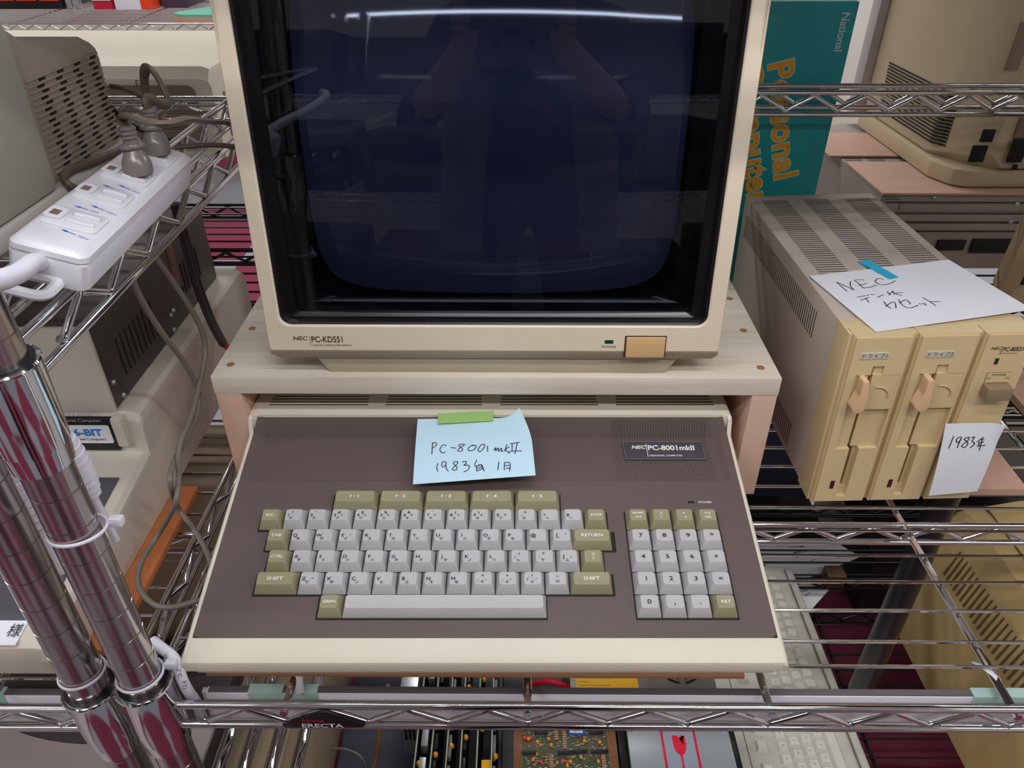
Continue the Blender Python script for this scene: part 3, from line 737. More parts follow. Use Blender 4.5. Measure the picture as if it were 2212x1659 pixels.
# ================================================================== twin disk drive
DY, LE = R(.84), R(-1.4)
dd = thing('disk_drive_unit', 'tall yellowed beige twin floppy disk drive with two lever slots, right of the stand', 'disk drive', (.2803, .5344, .0026), (0, LE, DY))
DW, DH, DL = .1525, .181, .330
bm = NB(); box(bm, 0, .1500, .030, DL, 0.001, DH, .003); fin('metal_cover', bm, DRVC, dd)
bm = NB(); box(bm, -.0003, DW-.0002, .0135, .030, -.0008, DH+.0003)
for a_, b_, c_, d_ in ((-.0005, .0022, -.001, .1815), (.0510, .0562, -.001, .1815), (.1050, .1100, -.001, .1815), (.1518, DW, -.001, .1815), (-.0005, DW, .1808, DH+.0006)): box(bm, a_, b_, .0032, .0300, c_, d_, .0008)
bez = fin('front_frame', bm, DRVB, dd)
F = lambda x, z, d: (x, .0006-d, z)     # panel relief, d>0 out of the front
_DM = Matrix.Translation((.2803, .5344, .0026)) @ dd.rotation_euler.to_matrix().to_4x4(); _DI = _DM.inverted()
def _fl(x, y, off):
    o = _DI @ CAMP; d = _DI.to_3x3() @ ray(x, y); t = (-off-o.y)/d.y; p = o+d*t; return (p.x, p.z)
LEV = [_fl(1780+x/5.95, 740+y/5.95, .0135) for x, y in ((508, 520), (520, 508), (582, 502), (592, 512), (575, 620), (556, 730), (538, 830), (515, 880), (475, 910), (425, 920), (380, 905), (358, 870), (362, 845), (400, 790), (462, 715), (478, 640), (492, 575))]
def drive_panel(x0, name, idx):
    xs = [0, .0016, .0030, .0085, .0125, .0185, .0200, .0212, .0232, .0272, .0300, .0310, .0440, .0462, .0478, .0492]
    zs = [-.001, .0015, .0072, .0165, .0650, .0690, .1065, .1085, .1448, .1535, .1795, .1812, .1825]
    def dep(x, z):
        if x < .0016 or x > .0478 or z > .1812 or z < .0015: return .0010
        b = .0034
        if .0072 < z < .0165 and .0212 < x < .0300: return -.001
        if .0165 < z < .0650 and .0212 < x < .0300: return -.0115 if x < .0272 else -.003
        if .0650 < z < .1448:
            if .0200 < x < .0232: return -.012
            if .0085 < x < .0200: return .0006 if z < .1085 else .0022
            if .0232 < x < .0462: return -.0008 if z < .1085 else .0030
        if .1448 < z < .1535 and .0212 < x < .0310: return -.010 if x < .0232 else .0012
        return b
    dm = lambda x, z: 1 if dep(x, z) <= -.0095 else 0
    bm = NB(); relief(bm, [a+x0 for a in xs], zs, lambda x, z: dep(x-x0, z), F, base=-.0125, mi=lambda x, z: dm(x-x0, z))
    p = fin('drive_front', bm, [DRVB, DARK], dd, angle=0)
    lab = fin('number_label', box(NB(), x0+.0082, x0+.0312, -.0034, -.0026, .1610, .1675, .0002), mat('grey_label', (196, 192, 176), .5), p)
    text(name, .0033, INKD, lab, Matrix(((1, 0, 0, x0+.0195), (0, 0, -1, -.0035), (0, 1, 0, .1642), (0, 0, 0, 1))), sx=1.1)
    fin('activity_lamp', box(NB(), x0+.0128, x0+.0166, -.0032, -.0026, .0175, .0270, .0001), LEDRED, p)
    # lever
    pts = LEV
    bm = NB(); prism(bm, [(a+x0-.0020, b) for a, b in pts], XZ, -.0135, -.003, bev=.0009); lv = fin('lever', bm, LEVER, p)
    bm = NB(); arc = [(x0+.0300+.0115*math.sin(a), -.0032, .1215+.0110*math.cos(a)) for a in [i*.15 for i in range(-1, 11)]]
    tube(bm, arc, .0006, 6); tube(bm, [(arc[-1][0]-.002, -.0032, arc[-1][2]+.001), arc[-1], (arc[-1][0]+.0006, -.0032, arc[-1][2]+.003)], .0005, 6)
    fin('embossed_arrow', bm, DRVB, p)
    return p
drive_panel(.0020, 'ドライブ1', 0); drive_panel(.0560, 'ドライブ2', 1)
bm = NB(); relief(bm, [.1098, .1114, .1505, .1520], [-.001, .0015, .1812, .1825], lambda x, z: .0034 if (.1114 < x < .1505 and .0015 < z < .1812) else .001, F, base=-.0125)
p3 = fin('power_panel', bm, DRVB, dd, angle=0)
MD = lambda x, z, y=-.0029: Matrix(((1, 0, 0, x), (0, 0, -1, y), (0, 1, 0, z), (0, 0, 0, 1)))
text('NEC', .0028, INKD, p3, MD(.1165, .1684), ax='LEFT', shear=.2, bold=.02, sx=1.1)
text('PC-80S31', .0040, INKD, p3, MD(.1268, .1672), ax='LEFT', bold=.03, sx=.80)
text('MINI DISK UNIT', .0012, INKD, p3, MD(.1268, .1633), ax='LEFT', sx=1.1)
fin('logo_bar', box(NB(), .1256, .1259, -.0031, -.0027, .1625, .1702), INKD, p3)
fin('power_lamp', box(NB(), .1238, .1268, -.0034, -.0026, .1530, .1588, .0002), LEDGREEN, p3)
bm = NB(); box(bm, .1216, .1424, -.0032, -.0026, .1345, .1446, .0002); sl = fin('switch_plate', bm, mat('switch_outline', (110, 96, 70), .5), p3)
fin('switch_face', box(NB(), .1219, .1421, -.0034, -.0028, .1348, .1443), DRVB, sl)
text('POWER', .0022, INKD, sl, MD(.1320, .1422, -.0035), sx=1.1); text('ON', .0015, INKD, sl, MD(.1240, .1388, -.0035)); text('OFF', .0015, INKD, sl, MD(.1396, .1388, -.0035))
fin('power_button', box(NB(), .1212, .1424, -.0135, -.002, .1222, .1340, .0008), mat('taupe_button', (140, 122, 98), .45), p3)
# vents
bm = NB()
for (xa_, xb_, yn) in ((.0145, .0440, .118), (.0630, .0910, .126), (.1100, .1395, .138)):
    y = .311
    while y > yn-.02: box(bm, xa_, xb_, y-.0008, y+.0008, DH-.001, DH+.00015); y -= .0051
fin('top_vents', bm, mat('vent_line', (64, 54, 52), .8), dd, angle=0)
bm = NB(); y = .311
while y > .070: box(bm, -.00015, .001, y-.0008, y+.0008, .1375, .1650); y -= .00505
fin('side_vents', bm, mat('vent_line', (64, 54, 52), .8), dd, angle=0)
bm = NB(); y = .26
while y > .070: box(bm, -.00015, .001, y-.0008, y+.0008, .0090, .0370); y -= .00505
fin('side_vents', bm, mat('vent_line', (64, 54, 52), .8), dd, angle=0)
for (x, y) in ((.015, .04), (.135, .04), (.015, .30), (.135, .30)):
    fin('foot', lathe(NB(), [(.006, -.0010), (.0065, .0005), (.0065, .003)], (x, y, 0), 16), BLACKP, dd)
DM = Matrix.Translation(dd.location) @ dd.rotation_euler.to_matrix().to_4x4()
# paper on top
Qp = [(1749.7, 596), (2048.6, 561), (2229, 673.5), (1891.5, 720)]
P4 = [DM @ Vector(p) for p in ((.0023, .1116, DH+.0012), (.147, .1388, DH+.0012), (.166, .033, DH+.003), (.0209, .0037, DH+.0022))]
bm, S, nn = tc4('n', '', '', P4, PAPERW, n=(20, 16), bend=lambda s, t, n: n*(.0012*math.sin(PI*t)*math.sin(PI*s)))
pn = thing('paper_note', 'large white handwritten sheet with blue tape on top of the disk drive', 'note')
fin('paper', bm, PAPERW, pn, angle=60)
def zf(x, y):
    s, t = quad_inv(Qp, (1550+x/3.318, 600+y/3.318)); return S(s, t, .0005)
def z6(L_): return [[(((x/3.5+1580)-1550)*3.318, ((y/3.5+400)-600)*3.318) for x, y in s] for s in L_]
def z7(L_): return [[(((x/4.885+1790)-1550)*3.318, ((y/4.885+590)-600)*3.318) for x, y in q_] for q_ in L_]
HW = z7([[(95, 115), (150, 165), (215, 222)], [(100, 115), (285, 210)], [(285, 210), (245, 165), (240, 110)], [(275, 95), (325, 135), (385, 195)], [(285, 95), (340, 92), (388, 100)], [(325, 160), (375, 148), (412, 135)], [(380, 190), (440, 185), (515, 160)],
      [(585, 97), (545, 82), (508, 92), (505, 125), (560, 157), (640, 150), (710, 115)], [(315, 290), (412, 274)], [(428, 265), (432, 278)], [(452, 262), (495, 265)], [(352, 325), (440, 295)], [(405, 300), (425, 325), (443, 348)], [(527, 296), (592, 268)],
      [(625, 235), (660, 278)], [(645, 270), (690, 232), (700, 255), (782, 282)], [(690, 268), (740, 250), (795, 250)], [(592, 340), (625, 385), (668, 412)], [(608, 392), (690, 345), (715, 385), (712, 408)],
      [(742, 322), (790, 385), (860, 408), (948, 380)], [(752, 360), (820, 325), (862, 360), (855, 372)], [(955, 362), (975, 375)], [(985, 360), (1005, 372)], [(1012, 360), (1028, 385)], [(992, 302), (1060, 340), (1130, 385)], [(1070, 345), (1182, 345)]])
fin('handwriting', strokes(NB(), HW, zf, .0009, nrm=nn), PEN, pn, angle=0)
Qx = [(1853, 564), (1875, 559), (1940, 603), (1921, 607)]
tp = [DM @ Vector(p) for p in ((.0595, .141, DH+.0006), (.0713, .1457, DH+.0006), (.0809, .1001, DH+.0036), (.0714, .0968, DH+.0036))]
bm, S3, _ = tc4('t', '', '', tp, TAPEB, n=(2, 6), th=.0001)
fin('adhesive_tape', bm, TAPEB, pn, angle=60)
settle(pn, P4[3])
# 1983 paper on the front
P4 = [DM @ Vector(p) for p in ((.1043, -.0040, .0902), (.1556, -.0045, .0914), (.154, -.012, .0140), (.1080, -.0110, .0120))]
def onfront(x, y, off):
    o = DM.inverted() @ CAMP; d = DM.inverted().to_3x3() @ ray(x, y); t = (-off-o.y)/d.y; return DM @ (o+d*t)
Q9 = [(2042.8, 915), (2167.6, 913), (2110.6, 1061), (2005.7, 1070.8)]
P4 = [onfront(*Q9[0], .0040), onfront(*Q9[1], .0085), onfront(*Q9[2], .0150), onfront(*Q9[3], .0130)]
bm, S, nn = tc4('n', '', '', P4, PAPERW, n=(16, 14), bend=lambda s, t, n: n*(.002*math.sin(PI*t)) + n*(.004*max(0, s-.8)/.2*max(0, 1-t*4)))
p9 = thing('paper_note', 'small white note with handwritten year hanging on the front of the disk drive', 'note')
fin('paper', bm, PAPERW, p9, angle=60)
def zf(x, y):
    s, t = quad_inv(Q9, (1550+x/3.318, 600+y/3.318)); return S(s, t, .0005)
HW = [[(1690, 1125), (1650, 1210)], [(1740, 1128), (1710, 1145), (1712, 1170), (1738, 1150), (1745, 1130)], [(1742, 1140), (1712, 1205)], [(1795, 1132), (1765, 1145), (1790, 1170), (1770, 1200), (1745, 1190), (1795, 1150), (1798, 1130)],
      [(1815, 1135), (1840, 1132), (1820, 1158), (1838, 1175), (1805, 1205)], [(1905, 1130), (1855, 1165)], [(1880, 1145), (1908, 1148)], [(1870, 1165), (1868, 1190)], [(1868, 1168), (1905, 1165)], [(1850, 1192), (1915, 1186)], [(1892, 1150), (1870, 1222)]]
fin('handwriting', strokes(NB(), HW, zf, .0009, nrm=nn), PEN, p9, angle=0)
settle(p9, P4[0])

# ================================================================== sixteen bit computer, left rack
XR16 = -.34; X0 = -.80
c16 = thing('personal_computer', 'beige all-in-one computer with black label panel on the left rack, under the metal unit', 'computer')
zb = -.0075
prof = [(.352, zb), (.345, zb+.006), (.342, .018), (.345, .0285), (.352, .0315), (.440, .0425), (.5330, .0535), (.5400, .0560), (.5425, .0900), (.5470, .0968), (.845, .0968), (.853, .090), (.853, zb)]
bm = NB(); rg = []
for x, d in ((X0, 0), (XR16-.014, 0), (XR16-.006, .0012), (XR16-.0015, .0045), (XR16, .009)):
    rg.append([(x, a, b-(d if b > .0 else 0)) for a, b in prof])
loft(bm, rg)
fin('body', bm, LEFTB, c16, angle=25)
fin('key_deck', box(NB(), -.78, -.3550, .365, .508, .0330, .0345, M=Matrix.Translation((0, .440, .0428)) @ Matrix.Rotation(R(6.9), 4, 'X') @ Matrix.Translation((0, -.440, -.0336))), LILAC, c16)
for k in range(6):
    x0_ = -.735+k*.05
    bm = NB(); box(bm, x0_, x0_+.017, .45, .467, .045, .058, .003); fin('key', bm, LEFTB, c16)
bm = NB(); box(bm, -.78, at(244, 930, Y=.5366).x, .5372, .5420, .0585, .0945, .001); lp = fin('label_panel', bm, mat('dark_glossy_label', (26, 24, 32), .25), c16)
def pf(x, y, Y): return at(x, y, Y=Y)
MX = lambda p: Matrix(((1, 0, 0, p.x), (0, 0, -1, p.y), (0, 1, 0, p.z), (0, 0, 0, 1)))
a = pf(150, 962, .5366); b = pf(228, 917, .5366)
bm = NB(); prism(bm, rrect(b.x-a.x+.016, b.z-a.z-.004, .002, 4, (a.x+b.x)/2-.006, (a.z+b.z)/2+.001), XZ, .5362, .5368)
sk = fin('sticker', bm, mat('sticker_white', (226, 226, 230), .4), lp)
text('16-BIT', .0075, CYANL, sk, MX(pf(147, 941, .5360)), ax='LEFT', bold=.045, sx=1.12, ay='BOTTOM_BASELINE')
text('Personal Computer', .0031, INKD, sk, MX(pf(151, 951, .5360)), ax='LEFT', sx=.98, ay='BOTTOM_BASELINE')
text('MZ-2200', .0060, mat('grey_print', (170, 168, 172), .5), lp, MX(pf(118, 899, .5368)), ax='LEFT', bold=0, sx=1.05, ay='BOTTOM_BASELINE')
text('Personal Computer', .0034, mat('grey_print', (170, 168, 172), .5), lp, MX(pf(124, 911, .5368)), ax='LEFT', sx=1.05, ay='BOTTOM_BASELINE')
a = pf(243, 925, .536); b = pf(282, 965, .536)
fin('corner_block', box(NB(), a.x, b.x, .5345, .545, b.z, .0960, .0025), LEFTB, c16)
stk = at(0, 1402, Z=.026)
fin('name_sticker', box(NB(), -.44, at(29, 1396, Z=.0325).x, .3455, .3690, .0320, .0332, M=Matrix.Translation((0, .36, .032)) @ Matrix.Rotation(R(7), 4, 'X') @ Matrix.Translation((0, -.36, -.0318))), PAPERW, c16)
q_ = at(12, 1397, Z=.0325); text('様', .0085, PEN, c16, Matrix.Translation((q_.x, .3560, .0338)) @ Matrix.Rotation(R(7), 4, 'X'), sx=.9)
settle(c16, (-.57, .6, zb))
brd = fin('support_board', box(NB(), -.60, -.3185, .371, .5635, -.0155, -.0085, .0004), mat('orange_fibreboard', (196, 116, 66), .75, var=.08, vscale=50))
tag(brd, 'orange brown fibreboard sheet sticking out under the sixteen bit computer', 'board')

# metal expansion unit
mu = thing('drive_chassis', 'metal box with slotted dark steel side on top of the sixteen bit computer', 'drive unit')
bx1 = -.3600
fin('front_panel', box(NB(), -.62, bx1, .5440, .5475, .0978, .1840, .0008), LEFTB, mu)
fin('steel_shell', box(NB(), -.62, bx1-.001, .5478, .820, .0978, .1835, .0006), STEEL, mu)
def sidept(x, y): return at(x, y, X=bx1)
bm = NB()
for k in range(9):
    y = .580+k*.0092
    prism(bm, [(a_*1, b_) for a_, b_ in rrect(.0022, .038, .001, 2, y, .1335)], YZ, bx1-.0012, bx1-.0005)
fin('vent_slots', bm, DARK, mu, angle=0)
bm = NB()
for k in range(7):
    y = .728+k*.0085
    prism(bm, rrect(.0020, .034, .001, 2, y, .137), YZ, bx1-.0012, bx1-.0005)
fin('vent_slots', bm, DARK, mu, angle=0)
for (x, y) in ((246, 826), (268, 853), (377, 712), (375, 671), (370, 681)):
    p = sidept(x, y)
    fin('screw', lathe(NB(), [(.0026, 0), (.0026, .001), (.0018, .0022), (.0006, .0026)], (0, 0, 0), 14, M=Matrix.Rotation(PI/2, 4, 'Y')), SILV, mu, loc=(bx1-.001, p.y, max(p.z, .101)))
p = sidept(376, 570)
fin('brown_patch', box(NB(), bx1-.0012, bx1-.0004, p.y-.008, p.y+.006, p.z-.028, p.z+.020, .0003), mat('rust_patch', (128, 96, 78), .6), mu)
settle(mu, (-.49, .68, .0978))

# ================================================================== upper left: tray, monitor, power strip
tray = fin('display_board', box(NB(), -.80, -.3300, .345, .665, .2955, .3085, .002), mat('light_grey_tray', (188, 184, 176), .4))
tag(tray, 'flat light grey board under the vented monitor at the upper left', 'board')
ml = thing('computer_monitor', 'brownish grey monitor with rows of side vents at the upper left', 'monitor')
XM = -.3420
prof = [(.42, .3090), (.6550, .3090), (.6620, .385), (.655, .3905), (.568, .4040), (.541, .4210), (.42, .530)]
bm = NB(); rg = []
for x, d in ((-.78, 0), (XM-.012, 0), (XM-.003, .004), (XM, .012)):
    cy_, cz_ = .54, .38
    rg.append([(x, a - (d*.5 if a > .6 else 0), b-(d if b > .33 else 0)) for a, b in prof])
loft(bm, rg); fin('rear_housing', bm, MONL, ml, angle=25)
bm = NB(); prism(bm, [(.345, .3090), (.5300, .3090), (.5330, .4150), (.515, .45), (.40, .545), (.345, .545)], YZ, -.80, XM+.010, bev=.006)
fin('front_housing', bm, mat('reflection_tinted_grey', (160, 158, 148), .45, bump=.08, bscale=800, var=.06, vscale=7), ml)  # lighter grey-green paints in the reflection on the flared front
bm = NB(); bm2 = NB(); 
for k in range(17):
    z = .3790 - k*.0040
    box(bm, XM-.0010, XM+.0014, .5470+.0004*k*0, .6535, z-.0009, z+.0007, .0003)
    for j in range(4):
        y = .560+.026*j + (0 if k % 2 else .004)
        box(bm2, XM-.0010, XM+.0006, y, y+.0085, z-.0030, z-.0011)
fin('vent_louvres', bm, MONL, ml, angle=0); fin('vent_openings', bm2, DARK, ml, angle=0)
settle(ml, (-.56, .50, .309))

# power strip
zs_ = .328
pA, pB = at(20, 505, Z=.334), at(295, 299, Z=.334)      # left top edge near, far
pC = at(404, 341, Z=.322)
ex = (pB-pA).normalized(); wv = (pC-pB); ey = (wv - ex*wv.dot(ex)); SW = ey.length; SL = (pB-pA).length; ey.normalize()
MS = Matrix(((ex.x, ey.x, 0, 0), (ex.y, ey.y, 0, 0), (ex.z, ey.z, 0, 0), (0, 0, 0, 1))); ez_ = ey.cross(ex)*-1
ez_ = ex.cross(ey); ez_ = ez_ if ez_.z > 0 else -ez_
MS = Matrix(((ex.x, ey.x, ez_.x, pA.x), (ex.y, ey.y, ez_.y, pA.y), (ex.z, ey.z, ez_.z, pA.z), (0, 0, 0, 1)))   # x along, y across to the right, z up
ps = thing('power_strip', 'white four socket power strip lying across the upper left shelf edge', 'power strip')
TK = .026
bm = NB(); rings = []
for z, d, r in ((-TK, .002, .005), (-TK+.002, 0, .006), (-.0085, 0, .006), (-.0075, .0006, .006), (-.0065, 0, .006), (-.0035, .0005, .006), (-.0010, .0030, .006), (0, .0052, .006)):
    rings.append([MS @ Vector((x, y, z)) for x, y in rrect(SL+.006-2*d, SW+.003-2*d, r, 5, SL/2, SW/2)])
loft(bm, rings); fin('body', bm, WHITEP, ps, angle=35)
def son(x, y, o=0.0):
    n = MS.to_3x3() @ Vector((0, 0, 1)); p0 = MS @ Vector((0, 0, o)); d = ray(x, y); t = (p0-CAMP).dot(n)/d.dot(n); return MS.inverted() @ (CAMP+d*t)
socks = [son(163, 477), son(231, 426), son(290, 384), son(343, 343)]
SKL = .60*abs(socks[3].x-socks[0].x)/3
for s_ in socks:
    cx, cy = s_.x, SW/2
    bm = NB(); rings = [[MS @ Vector((x, y, z)) for x, y in rrect(SKL-2*d, SW*.78-2*d, .004, 4, cx, cy)] for z, d in ((-.001, 0), (.0008, 0), (.0014, .0008))]
    loft(bm, rings); so = fin('socket', bm, WHITEP, ps)
    for (yy, h) in ((cy+.009, 1), (cy+.0025, 0)):
        bm = NB()
        pts = [MS @ Vector((cx+(yy-cy-.0058)*1.35+(.0010 if h else -.0010)*math.sin(PI*k/8), cy-.002+.0145*k/8, .0017)) for k in range(9)]
        tube(bm, pts, .0013, 8); fin('guide_ridge', bm, WHITEP, so)
    bm = NB(); loft(bm, [[MS @ Vector((x, y, z)) for x, y in rrect(SKL*.62, .010, .003, 4, cx, cy-.0105)] for z in (.0002, .0026)])
    fin('blade_guard', bm, WHITEP, so)
    bm = NB(); box(bm, cx-.0034, cx+.0034, cy-.0132, cy-.0084, .002, .00272, M=MS); fin('blade_hole', bm, mat('blade_hole_dark', (112, 92, 78), .5), so)
MT_ = Matrix(((ey.x, ex.x, ez_.x, pA.x), (ey.y, ex.y, ez_.y, pA.y), (ey.z, ex.z, ez_.z, pA.z), (0, 0, 0, 1)))     # x across to the right, y along, z up
for (tx, ty, ux, uy, s_) in ((132, 495, 163, 507, '125V'), (197, 443, 226, 455, '125V'), (256, 399, 280, 409, '125V'), (160, 444, 190, 453, '15A'), (222, 399, 248, 408, '15A')):
    q, q2 = son(tx, ty, .0002), son(ux, uy, .0002); d_ = Vector((q2.y-q.y, q2.x-q.x, 0)); ln = d_.length; an = math.atan2(d_.y, d_.x)
    Ma = MT_ @ Matrix.Translation((q.y, q.x, .0001)) @ Matrix.Rotation(an, 4, 'Z')
    bm = NB(); prism(bm, [(0, 0), (.0036, .0010), (.0036, .0002), (ln, .0002), (ln, -.0002), (.0036, -.0002), (.0036, -.0010)], lambda u, v, w_: Ma @ Vector((u, v, w_)), 0, .0002)
    fin('blue_arrow', bm, BLUEI, ps, angle=0)
    text(s_, .0021, BLUEI, ps, Ma @ Matrix.Translation((ln+.0008, -.0009, 0)), ax='LEFT', ay='BOTTOM_BASELINE', sx=1.2)
# hanging lug and cord
g0, g1 = son(95, 605), son(60, 610)
bm = NB(); pts = [MS @ Vector((x-.012, y, -.021)) for x, y in rrect(.020, .026, .006, 6, 0, SW*.36)]
tube(bm, pts, .0028, 8, closed=True, flat=1.3); fin('hanging_lug', bm, WHITEP, ps)
c0 = MS @ Vector((-.004, SW*.42, -.011))
pts = smooth([c0, at(70, 568, Z=.334), at(40, 590, Z=.341), at(0, 605, Z=.350), at(-60, 615, Z=.358), at(-160, 640, Z=.36)], 8)
fin('supply_cord', tube(NB(), pts, .0048, 12), WHITEC, ps, angle=60)
settle(ps, MS @ Vector((SL/2, SW/2, -TK)))

# plugs and their cords
def plug(cx, cy, label, cord, tilt=(0, 0), name='power_plug'):
    t = thing(name, label, 'plug')
    b = MS @ Vector((cx, cy, .0016)); up_ = Vector((.05+tilt[0], .12+tilt[1], 1)).normalized()
    xx = (ex*.9).normalized(); xx = (xx-up_*xx.dot(up_)).normalized(); yy = up_.cross(xx)
    Mq = Matrix(((xx.x, yy.x, up_.x, b.x), (xx.y, yy.y, up_.y, b.y), (xx.z, yy.z, up_.z, b.z), (0, 0, 0, 1)))
    bm = NB(); rings = []
    for z, rx, ry in ((0, .0100, .0085), (.002, .0104, .0092), (.007, .0106, .0095), (.0115, .0090, .0082), (.0150, .0068, .0064), (.0168, .0060, .0060), (.0176, .0080, .0080), (.0190, .0086, .0086), (.0203, .0080, .0080), (.0210, .0052, .0052)):
        rings.append([Mq @ Vector((rx*math.cos(a_), ry*math.sin(a_), z)) for a_ in [2*PI*k/24 for k in range(24)]])
    loft(bm, rings); fin('plug_body', bm, GREYPL, t, angle=50)
    bm = NB(); prof_ = [(.0050, .021)]; z = .021
    for k in range(4): prof_ += [(.0052, z), (.0052, z+.0018), (.0042, z+.0020), (.0042, z+.0026)]; z += .0028
    lathe(bm, prof_, (0, 0, 0), 20, M=Mq); fin('strain_relief', bm, GREYPL, t, angle=50)
    e0 = Mq @ Vector((0, 0, z-.002))
    bm = NB(); cs = smooth([e0, Mq @ Vector((0, 0, z+.006))]+cord, 8)
    tube(bm, cs, .0021, 8, flat=1.9); fin('cord', bm, CORDB, t, angle=60)
    settle(t, b)
s3, s4 = socks[2], socks[3]
plug(s3.x+.004, SW/2+.006, 'grey moulded plug in the third socket, cord running right behind the monitor', [at(345, 268, Z=.385), at(400, 258, Z=.375), at(450, 262, Z=.345), at(500, 268, Z=.33), at(560, 300, Y=.70)], (-.1, 0))
plug(s4.x+.004, SW/2+.003, 'grey moulded plug in the fourth socket, cord looping up tall', [at(362, 225, Y=.585), at(350, 185, Y=.590), at(322, 146, Y=.60), at(311, 165, Y=.62), at(318, 215, Y=.63), at(328, 248, Y=.64), at(350, 235, Y=.66), at(330, 220, Y=.68), at(270, 192, Y=.70), at(238, 186, Y=.70)], (-.05, 0))
def cable(name, label, pts, r, m, cat='cable', flat=1.0, group=None):
    o = fin(name, tube(NB(), smooth(pts, 8), r, 8, flat=flat), m, angle=60); return tag(o, label, cat, group)
cable('power_cable', 'brown flat cord curling out below the vented monitor behind the power strip', [at(172, 412, Z=.300), at(150, 400, Z=.311), at(137, 385, Z=.313), at(150, 368, Z=.313), at(200, 350, Z=.313), at(262, 325, Z=.312)], .0024, CORDB, flat=1.4)
cable('power_cable', 'thin brown cord crossing the side frame just left of the big monitor', [at(380, 318, Z=.301), at(440, 313, Z=.301), at(500, 316, Z=.301), at(560, 330, Z=.30)], .0022, CORDB, flat=1.5)
cable('power_cable', 'dark cord dropping behind the vented monitor to the rear shelf', [at(240, 232, Y=.70), at(275, 265, Y=.71), at(330, 290, Y=.72), at(400, 320, Y=.74)], .0026, BLKW)
XC = -.285
cable('power_cable', 'grey cord hanging in the gap left of the computer, outer loop', [at(x, y, X=XC) for x, y in ((285, 585), (298, 632), (345, 712), (400, 786), (428, 845), (424, 900), (398, 955), (371, 1012), (370, 1055))] + [at(x, y, Z=z) for x, y, z in ((385, 1098, .03), (420, 1145, .02), (448, 1195, .012), (462, 1245, .008))], .0024, CORDG)
cable('power_cable', 'grey cord hanging in the gap left of the computer, inner loop', [at(x, y, X=XC+.004) for x, y in ((335, 555), (378, 615), (425, 690), (443, 745), (438, 800), (412, 900), (388, 965), (386, 1035), (378, 1090))] + [at(x, y, Z=z) for x, y, z in ((345, 1150, .02), (305, 1215, .012), (300, 1265, .008), (330, 1304, .006), (372, 1312, .005), (430, 1296, .005))], .0024, CORDG)
cable('signal_cable', 'black cable with red tip hanging in front of the metal box', [at(x, y, X=-.27) for x, y in ((378, 440), (400, 520), (425, 610), (455, 690), (482, 742))], .0042, BLACKP)
fin_ = fin('red_connector', tube(NB(), [at(482, 742, X=-.27), at(491, 750, X=-.27)], .0030, 8), REDP); tag(fin_, 'small red connector tip at the end of the black cable', 'connector')
# inline cable protectors and ties on the posts
def inline(pts, label):
    t = thing('cable_joint', label, 'cable joint'); P = [Vector(p) for p in pts]; d = (P[1]-P[0]).normalized(); Ln = (P[1]-P[0]).length
    M_ = basis(P[0], d.orthogonal(), d.cross(d.orthogonal())); prof_ = [(.0035, -.012)]
    n = 10
    for k in range(n):
        z = -.012+(Ln+.024)*k/n; r = .0048+.0042*math.sin(PI*(k+.5)/n)**.6
        prof_ += [(r, z), (r, z+(Ln+.024)/n*.82), (r-.0008, z+(Ln+.024)/n*.86), (r-.0008, z+(Ln+.024)/n*.98)]
    bm = NB(); lathe(bm, prof_, (0, 0, 0), 18, M=M_); fin('ribbed_body', bm, WHITEC, t, angle=50)
    fin('cord', tube(NB(), smooth([P[0]-d*.06, P[0]-d*.01, P[1]+d*.01, P[1]+d*.05+Vector((0, 0, -.03))], 5), .0028, 8), WHITEC, t, angle=60)
    settle(t, P[0])
inline((at(184, 1040, X=-.284), at(143, 962, X=-.284)), 'white ribbed cable joint tied behind the front post')
inline((at(68, 1105, X=-.325), at(8, 985, X=-.325)), 'white ribbed cable joint between the two posts')
def tie(px, py, z0, r, tilt, label, ang=0):
    t = thing('cable_tie', label, 'cable tie', (px, py, z0), (tilt, 0, ang))
    pts = [(r*math.cos(a_)*1.0, r*math.sin(a_), 0) for a_ in [2*PI*k/36 for k in range(36)]]
    fin('strap', tube(NB(), pts, .0013, 8, closed=True, flat=.7), WHITEC, t, angle=60)
    fin('tie_head', box(NB(), r-.001, r+.007, .006, .012, -.003, .003, .001), WHITEC, t)
tie(-.263, .323, .172, .0160, R(-8), 'white cable tie around the front post holding the ribbed joint', R(0))
tie(-.264, .322, .0315, .0152, R(-4), 'white cable tie just above the front collar of the middle rack')
tie(-.311, .329, .0240, .0152, R(-4), 'white cable tie just above the front collar of the left rack')
t = thing('power_cable', 'white printed mains cord coming out beside the front collar', 'cable')
cpts = smooth([at(330, 1385, Z=.03), at(352, 1402, Z=.03), at(378, 1425, Z=.026), at(395, 1470, Z=.012), at(408, 1495, Z=-.002), at(425, 1520, Z=-.03), at(440, 1560, Z=-.08)], 8)
fin('cord_jacket', tube(NB(), cpts, .0040, 12), WHITEC, t, angle=60)
for s_, (x, y), an in (('300V', (366, 1422), -42), ('80°C', (386, 1450), -60), ('FTI', (398, 1480), -66)):
    p = at(x, y, Z=.026 if y < 1440 else (.019 if y < 1460 else .010)); v = (CAMP-p).normalized(); p = p+v*.0045
    xx = Vector((math.cos(R(an)), math.sin(R(an)), 0)); xx = (xx-v*xx.dot(v)).normalized(); yy = v.cross(xx)
    text(s_, .0030, INKD, t, Matrix(((xx.x, yy.x, v.x, p.x), (xx.y, yy.y, v.y, p.y), (xx.z, yy.z, v.z, p.z), (0, 0, 0, 1))), sx=1.1)
settle(t, cpts[0])

